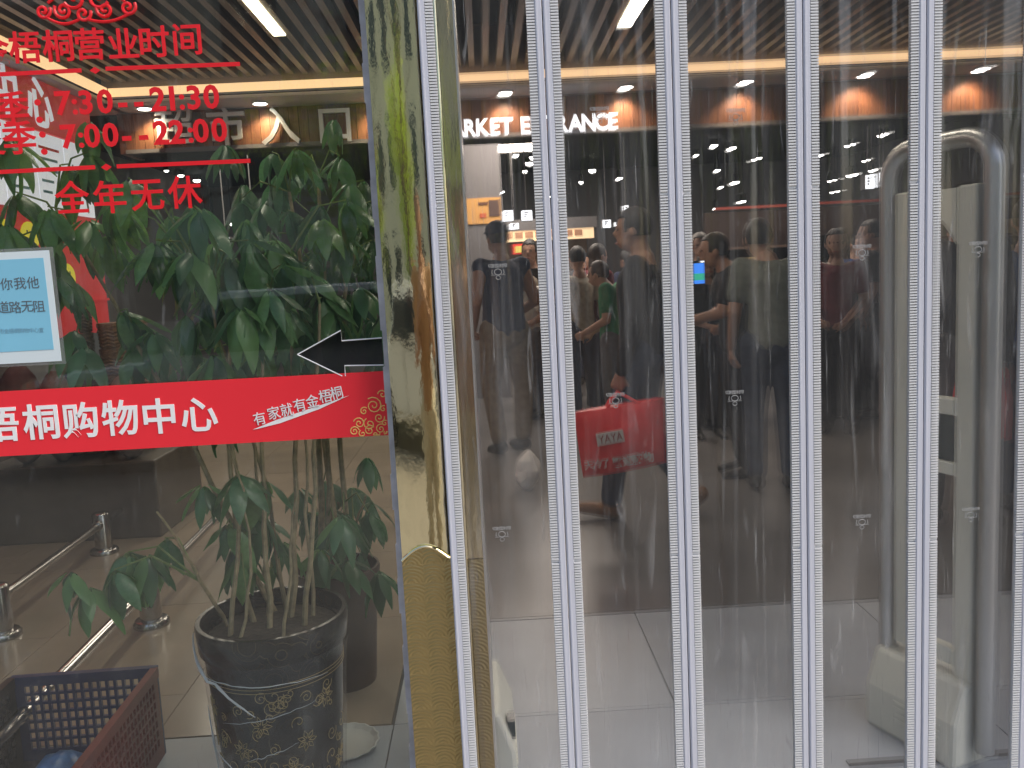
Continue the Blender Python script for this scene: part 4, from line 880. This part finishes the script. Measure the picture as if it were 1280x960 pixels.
    if shoe:
        SH = mat('shoe_%d_%d_%d' % tuple(int(c*100) for c in shoe), shoe, .6)
        for q in 'lr':
            an = J[q+'a']; sh = (an-J[q+'k']).normalized(); toe = Vector((0, 1, 0))-sh*sh.y; toe = toe.normalized() if sh.z < -.3 else Vector((0, 0, -1))
            melt('shoe', [(an+sh*.035*k-toe*.03*k, an+toe*.16*k+sh*.05*k, .048*k, .036*k), (an, an+sh*.04*k, .05*k, .048*k)], [], .012, SH, t, 3)
    if hair:
        inv = Hm.transposed()
        def cut(v): q = inv @ (v-hd); return (q.y > .045*k and q.z < .075*k) or (q.z < -.03*k and not longhair) or (q.z < -.01*k and q.y > .0)
        e = [(hp(0, -.010, .030), (.083*k, .100*k, .108*k))]
        if longhair: e.append((hp(0, -.05, -.09), (.075*k, .055*k, .13*k)))
        hb = melt('hair', [], e, .010, hair, t, 1, cut); so_ = hb.modifiers.new('thick', 'SOLIDIFY'); so_.thickness = .006; so_.offset = -1
    if hat:
        ht = melt('cap', [], [(hp(0, -.006, .06), (.088*k, .104*k, .085*k)), (hp(0, .105, .055), (.06*k, .06*k, .008*k))], .009, hat, t, 1, lambda v: (v-hd).z < .028*k)
        so_ = ht.modifiers.new('thick', 'SOLIDIFY'); so_.thickness = .006; so_.offset = -1
    return t, J, k
def spot(px_, Y, py_=420): p = at(px_, py_, Y=Y); return (p.x, Y, 0)
NAVY = cloth('navy', (.022, .032, .075)); KHAKI = cloth('khaki', (.20, .165, .125)); BEIGEC = cloth('beige', (.46, .40, .33)); BLACKC = cloth('black', (.016, .016, .020)); GREYGREEN = cloth('greygreen', (.17, .19, .17)); JEANS = cloth('jeans', (.035, .05, .09)); MAROON = cloth('maroon', (.14, .018, .03)); GREEN = cloth('green', (.03, .20, .09)); WHITEC = cloth('white', (.58, .56, .52)); GREYC = cloth('grey', (.10, .10, .11)); BLUE = cloth('blue', (.03, .08, .25)); REDC = cloth('red', (.45, .03, .03))
BACK = 0.
person('person in navy sleeveless top and khaki trousers standing beside the brass jamb', spot(631, 6.9), R(28), 1.80, dict(le=(-.26, -.06, 1.14), lw=(-.20, .12, .95), re=(.27, -.02, 1.13), rw=(.20, .16, 1.02), lk=(-.12, .04, .5), rk=(.13, -.02, .5)), NAVY, KHAKI, sleeve='none', stout=1.22, hat=NAVY, skin=SKIN2, grip=.8)
person('person in beige polo shirt with a dark shoulder strap facing the entrance', spot(668, 9.2), R(165), 1.74, dict(rw=(.12, .2, 1.05), lw=(-.12, .2, 1.03)), BEIGEC, GREYC, skin=SKIN2)
person('person in white shirt bending over the checkout counter', spot(664, 8.5), R(120), 1.50, dict(rw=(.12, .28, .98), lw=(-.12, .28, .98), hd=(0, .16, 1.56), nb=(0, .08, 1.43)), WHITEC, GREYC)
person('person in cream top seen from behind left of the green shirt', spot(727, 8.2), R(20), 1.62, None, cloth('cream', (.45, .40, .32)), JEANS)
person('person in maroon top among the shoppers over the red bag', spot(748, 8.4), R(-60), 1.64, dict(rw=(.1, .25, 1.05)), MAROON, BLACKC, longhair=True)
person('person in green shirt leaning forward over the red bag', spot(768, 7.2), R(60), 1.52, dict(hd=(0, .14, 1.54), nb=(0, .07, 1.42), lw=(-.12, .26, 1.0), rw=(.12, .26, 1.0)), GREEN, GREYC)
bg_, J, k = person('person in dark clothes striding past with a large red bag', (.87, 4.85, 0), R(72), 1.72, dict(lw=(-.20, .10, .84), le=(-.245, .0, 1.12), rw=(.20, -.04, .86), lk=(-.09, .14, .50), la=(-.09, .20, .085), rk=(.09, .02, .50), ra=(.09, -.24, .12), lh=(-.085, .02, .92), rh=(.085, 0, .92)), BLACKC, JEANS, shoe=(.22, .11, .05), sleeve='long', grip=1.1)
person('person in black tee leaning left with both forearms out towards a phone', spot(925, 5.7), R(82), 1.66, dict(hd=(.0, .16, 1.53), nb=(0, .08, 1.41), che=(0, .05, 1.28), ls=(-.17, .06, 1.37), rs=(.17, .06, 1.37), le=(-.21, .14, 1.13), lw=(-.14, .36, 1.08), re=(.21, .10, 1.12), rw=(.15, .34, 1.03)), BLACKC, BLACKC, skin=SKIN2, grip=.9)
person('person in grey green tee seen from behind in the middle of the curtain', spot(965, 5.3), R(-8), 1.68, dict(hd=(-.06, .07, 1.57), nb=(-.02, .03, 1.44)), GREYGREEN, JEANS, stout=1.08)
person('person with grey hair standing behind the phone', spot(878, 8.0), R(170), 1.68, dict(rw=(.12, .22, 1.05)), GREYC, BLACKC, hair=HAIRG, skin=SKIN2)
person('long haired person in dark top facing the entrance behind the phone', spot(884, 7.0), R(185), 1.50, dict(rw=(.05, .22, 1.05), lw=(-.05, .22, 1.05)), BLACKC, BLACKC, longhair=True)
person('person in maroon shirt standing at the black counter left of the gate', spot(1045, 7.0), R(150), 1.62, dict(rw=(.12, .25, 1.0), lw=(-.12, .25, .98)), MAROON, BLACKC)
person('person in black holding one arm out near the far gate upright', spot(1092, 7.6), R(60), 1.70, dict(rw=(.15, .30, 1.25)), BLACKC, GREYC)
dk, J2, k2 = person('person in dark coat walking behind the security gate with a red carrier', spot(1207, 4.3), R(15), 1.72, dict(rw=(.25, .02, .84), re=(.235, -.02, 1.12), lk=(-.1, .1, .5), la=(-.1, .12, .1)), BLACKC, GREYC, sleeve='long', stout=1.1, grip=1.1)
person('person in blue jacket cut by the right edge of the photo', spot(1283, 4.6), R(-30), 1.66, None, BLUE, JEANS, sleeve='long')
person('person in dark top among the shoppers left of the bag carrier', spot(706, 9.8), R(200), 1.66, None, GREYC, BLACKC)

far = [(612, 10.4, 175, 'white', WHITEC, 'white shirted person far back, left of the orange sign'), (690, 11.0, 190, 'grey', GREYC, 'grey shirted person far back behind the first full strip'), (735, 10.8, 160, 'red', REDC, 'red shirted person far back over the red bag'), (790, 10.2, 30, 'navy', NAVY, 'navy shirted person far back beside the second strip'), (858, 11.2, 200, 'beige', BEIGEC, 'beige shirted person far back behind the phone'), (902, 10.2, 150, 'maroon', MAROON, 'maroon shirted person far back, right of the phone'), (1010, 9.6, 170, 'white', WHITEC, 'white shirted person far back behind the third strip'), (1068, 10.2, 200, 'blue', BLUE, 'blue shirted person far back, left of the gate'), (1150, 9.2, 20, 'grey', GREYC, 'grey shirted person far back behind the fourth strip'), (1190, 9.8, 180, 'red', REDC, 'red shirted person far back inside the gate hoop')]
for px_, Y_, yw_, nm_, sh_, lb_ in far: person(lb_, spot(px_, Y_), R(yw_), random.uniform(1.56, 1.74), dict(rw=(.12, .22, 1.04)), sh_, random.choice((BLACKC, GREYC, JEANS)), voxel=.016)
# phone held up behind the second strip
a = at(874.5, 341, Y=5.35)
ph = thing('mobile_phone', 'mobile phone with bright blue and green screen held up behind the second strip', 'phone', a)
box('shell', a+Vector((-.036, .0, -.074)), a+Vector((.036, .009, .074)), DKPANEL, ph, bevel=.004); box('screen', a+Vector((-.032, -.0012, -.066)), a+Vector((.032, -.0002, .058)), SCREEN, ph); box('screen_picture', a+Vector((-.031, -.002, -.045)), a+Vector((.031, -.0014, -.004)), SCRG, ph)
box('bright_icon', a+Vector((.012, -.0022, .062)), a+Vector((.03, -.0003, .071)), BOXW, ph)
# big red bag
bag_c = at(776, 546, Y=4.55)
bgth = thing('shopping_bag', 'big red shopping bag with a pale label carried through the entrance', 'bag', bag_c)
q = [at(717, 516, Y=4.55), at(729, 597, Y=4.55), at(833, 578, Y=4.55), at(831, 497, Y=4.55)]
BAGM = mat('bag_red', (.80, .04, .045), .45, var=.12, scale=7, bump=.25)
N = 16; vs = []; fs = []
for f in range(2):
    for i in range(N+1):
        for j in range(N+1):
            u, v = i/N, j/N; p = q[0]*(1-u)*(1-v)+q[1]*(1-u)*v+q[2]*u*v+q[3]*u*(1-v); e = (math.sin(math.pi*u)*math.sin(math.pi*min(1, v*.8+.1)))**.6
            p.y += (1 if f else -1)*(.075*e+.004)+.010*mnoise.noise(Vector((u*5, v*5, f*7))); vs.append(p)
W = N+1
for f in range(2):
    for i in range(N):
        for j in range(N): a_ = f*W*W+i*W+j; fs.append((a_, a_+1, a_+W+1, a_+W) if f else (a_, a_+W, a_+W+1, a_+1))
ring = [i*W for i in range(N)]+[N*W+j for j in range(N)]+[i*W+N for i in range(N, 0, -1)]+[j for j in range(N, 0, -1)]
for i in range(len(ring)): a_, b_ = ring[i], ring[(i+1) % len(ring)]; fs.append((a_, b_, b_+W*W, a_+W*W))
MB().add(vs, fs).build('bag_body', BAGM, bgth, smooth=True)
hx = at(772, 492, Y=4.55)
for s_ in (-.03, .03):
    l0, l1 = at(757, 512, Y=4.55), at(800, 505, Y=4.55)
    MB().tube([l0+Vector((0, s_, 0)), l0.lerp(hx, .6)+Vector((-.01, s_*.8, .0)), hx+Vector((0, s_*.3, .005)), l1.lerp(hx, .6)+Vector((.01, s_*.8, 0)), l1+Vector((0, s_, 0))], .008, 6).build('handle', BAGM, bgth, smooth=True)
sa = math.atan2(-(540-555), 778-748)*.28
yb = 4.55-.086
bx = Vector((math.cos(.13), 0, math.sin(.13))); bu = Vector((-math.sin(.13), 0, math.cos(.13)))
lc = at(763, 548, Y=yb); LAB_ = mat('bag_label', (.62, .58, .56), .6)
MB().prism([lc-bx*.072-bu*.032, lc+bx*.072-bu*.032, lc+bx*.072+bu*.032, lc-bx*.072+bu*.032], (0, .012, 0)).build('label_patch', LAB_, bgth)
LRED = mat('label_letter', (.33, .10, .10), .6)
for i, ch in enumerate('YAYA'): char('letter', ch, lc+bx*((i-1.5)*.032)-Vector((0, .003, 0)), .1, LRED, bgth, .008, .01, X=bx, U=bu, fit=.042, wide=.8)
for ch, px_, py_ in [('天', 736, 582), ('冷', 747, 581), ('了', 757, 580)]: char('character', ch, at(px_, py_, Y=yb+.022), .052, LAB_, bgth, .005, .04, X=bx, U=bu)
for ch, px_, py_ in [('歡', 772, 578), ('迎', 785, 576), ('購', 797, 574), ('物', 811, 572)]: char('character', ch, at(px_, py_, Y=yb+.018), .055, LAB_, bgth, .03, .04, X=bx, U=bu)
# red carrier beside the dark coat
c2 = at(1224, 500, Y=4.12); cb = thing('carrier_bag', 'plain red carrier bag hanging beside the dark coat behind the gate', 'bag', c2)
n = 14; pts = lambda z, rx, ry: [(c2.x+rx*math.copysign(abs(math.cos(2*math.pi*i/n))**.5, math.cos(2*math.pi*i/n)), c2.y+ry*math.copysign(abs(math.sin(2*math.pi*i/n))**.5, math.sin(2*math.pi*i/n)), c2.z+z) for i in range(n)]
vs = []; fs = []
for z, rx, ry in ((-.19, .09, .05), (-.18, .11, .07), (0, .115, .07), (.15, .10, .04), (.20, .06, .02)): vs += pts(z, rx, ry)
for i in range(4):
    for j in range(n): fs.append((i*n+j, i*n+(j+1) % n, (i+1)*n+(j+1) % n, (i+1)*n+j))
fs += [tuple(range(n))[::-1], tuple(range(4*n, 5*n))]
MB().add(vs, fs).build('bag_body', BAGM, cb, smooth=True); MB().tube([c2+Vector((-.05, 0, .19)), c2+Vector((-.02, 0, .28)), c2+Vector((.02, 0, .28)), c2+Vector((.05, 0, .19))], .006, 6).build('handle', BAGM, cb, smooth=True)
# white litter bag near the feet of the man in navy
wc = at(658, 572, Y=5.6)
lb = thing('white_bag', 'crumpled white plastic bag low down beside the first strip', 'bag', (wc.x, 5.6, 0))
mb = MB(); vs = []; fs = []; n = 14
for i in range(9):
    for j in range(n):
        a_ = 2*math.pi*j/n; z = i/8; r_ = (.085*math.sin(math.pi*(z*.86+.10)))*(1+.35*mnoise.noise(Vector((math.cos(a_)*1.6, math.sin(a_)*1.6, z*3)))); vs.append((wc.x+r_*math.cos(a_)+.02*z, 5.6+r_*.8*math.sin(a_), .001+.26*z))
for i in range(8):
    for j in range(n): fs.append((i*n+j, i*n+(j+1) % n, (i+1)*n+(j+1) % n, (i+1)*n+j))
fs += [tuple(range(n))[::-1], tuple(range(8*n, 9*n))]
mb.add(vs, fs).build('film', mat('white_film', (.75, .75, .76), .4), lb)
# ------------------------------------------------------------------ the street behind the camera (seen in the brass and the window)
TL = [mat('tree_leaf_%d' % i, c, .5, trans=.6, var=.3, scale=2) for i, c in enumerate([(.28, .36, .07), (.34, .40, .09), (.20, .30, .05)])]; BARK = mat('tree_bark', (.14, .11, .08), .9, var=.3, scale=12, bump=.6)
def street_tree(x, y, h, label, seed):
    rn = random.Random(seed); t = thing('street_tree', label, 'tree', (x, y, 0), 'street trees opposite the entrance')
    pts = [(x+.1*math.sin(i+seed), y+.08*math.cos(i), h*.62*i/6) for i in range(7)]; MB().tube(pts, [.15-.014*i for i in range(7)], 10).build('trunk', BARK, t, smooth=True)
    tips = []
    for i in range(9):
        a = rn.uniform(0, 6.28); b0 = Vector(pts[3+i % 4]); e = b0+Vector((math.cos(a)*rn.uniform(.8, 1.7), math.sin(a)*rn.uniform(.8, 1.5), rn.uniform(.5, h*.4))); m_ = b0.lerp(e, .5)+Vector((0, 0, .15))
        MB().tube([b0, m_, e], [.05, .035, .015], 6).build('limb', BARK, t); tips += [e, m_]
    for c in range(3):
        vs = []; fs = []
        for i in range(950):
            o_ = rn.choice(tips); p = o_+Vector((rn.gauss(0, .42), rn.gauss(0, .42), rn.gauss(0, .38))); a = Vector((rn.gauss(0, 1), rn.gauss(0, 1), rn.gauss(0, .6))).normalized()*rn.uniform(.07, .13); b = a.orthogonal().normalized()*a.length*.5
            k0 = len(vs); vs += [p-a, p+b, p+a, p-b]; fs.append((k0, k0+1, k0+2, k0+3))
        me = bpy.data.meshes.new('crown'); me.from_pydata(vs, [], fs); me.materials.append(TL[c]); o2 = link('crown', me, t); o2['kind'] = 'stuff'
street_tree(-.95, -6.6, 5.6, 'street tree opposite the brass column, seen only in reflections', 1); street_tree(-4.2, -7.0, 6.0, 'street tree left of the entrance across the pavement', 2); street_tree(2.6, -7.2, 5.8, 'street tree right of the entrance across the pavement', 3); street_tree(-7.6, -7.5, 6.2, 'leftmost street tree across the road edge', 4); street_tree(6.0, -7.0, 6.0, 'rightmost street tree across the road edge', 6)
kb = box('kerb', (-40, -6.0, -.2), (40, -5.85, .0), mat('kerb_stone', (.36, .35, .33), .8, var=.1)); struct(kb)
bd = thing('street_building', 'pale rendered building across the road', 'building', (0, -20, 0))
box('wall', (-16, -24, 0), (14, -19, 9.5), mat('render_cream', (.62, .58, .48), .8, var=.06, scale=1), bd); box('parapet', (-16.1, -24.1, 9.5), (14.1, -18.9, 10), mat('render_trim', (.42, .36, .28), .8), bd)
for i in range(10):
    for j in range(3):
        x = -14.6+i*2.9; z = .6+j*3.0; f = box('window', (x, -19.02, z), (x+1.5, -18.95, z+1.7), mat('window_trim', (.55, .52, .46), .7), bd); box('window_pane', (x+.07, -18.949, z+.07), (x+1.43, -18.94, z+1.63), mat('dark_pane', (.04, .05, .06), .08), f)
cv = thing('parked_car', 'white parked car at the kerb behind the camera', 'car', (-1.5, -4.6, 0)); cvx = -2.9
CARW = mat('car_white', (.70, .70, .68), .18, coat=.6); TYRE = mat('tyre', (.02, .02, .02), .8)
body = [(-2.1, .28), (-2.15, .62), (-1.95, .78), (-1.1, .88), (-.55, 1.38), (.75, 1.40), (1.45, .92), (2.05, .80), (2.12, .45), (2.05, .28)]
MB().prism([(-1.5+u, -4.0, z) for u, z in body], (0, -1.65, 0)).build('body', CARW, cv, bevel=.06)
glass_ = [(-.98, .90), (-.52, 1.32), (.70, 1.34), (1.28, .93)]
MB().prism([(-1.5+u, -3.985, z) for u, z in glass_], (0, -.012, 0)).build('side_window', mat('dark_pane', (.04, .05, .06), .08), cv)
for u in (-1.3, 1.3):
    wv = MB(); n = 24; wv.prism([(-1.5+u+.32*math.cos(2*math.pi*i/n), -3.97, .32+.32*math.sin(2*math.pi*i/n)) for i in range(n)], (0, -.2, 0)); wo = wv.build('wheel', TYRE, cv)
    MB().prism([(-1.5+u+.2*math.cos(2*math.pi*i/n), -3.955, .32+.2*math.sin(2*math.pi*i/n)) for i in range(n)], (0, -.014, 0)).build('rim', CHROME, wo)
box('door_line', (-1.46, -3.998, .35), (-1.45, -3.99, .88), TYRE, cv); box('door_handle', (-1.7, -3.999, .76), (-1.55, -3.975, .79), CHROME, cv)
for u, c in ((-2.05, (.6, .05, .04)), (1.98, (.8, .8, .75))): box('headlight' if u > 0 else 'tail_light', (-1.5+u-.03, -4.25, .62), (-1.5+u+.12, -4.01, .74), mat('lamp%d' % (u > 0), c, .2), cv)
person('person in tan shirt standing in front of the entrance, taking the picture', (-.06, -.44, 0), 0., 1.72, dict(lw=(-.06, .30, 1.34), le=(-.20, .10, 1.13), rw=(.06, .30, 1.34), re=(.20, .10, 1.13)), cloth('tan', (.42, .26, .15)), cloth('light_shorts', (.55, .50, .40)), shorts=True, shoe=(.3, .05, .04), grip=.9)
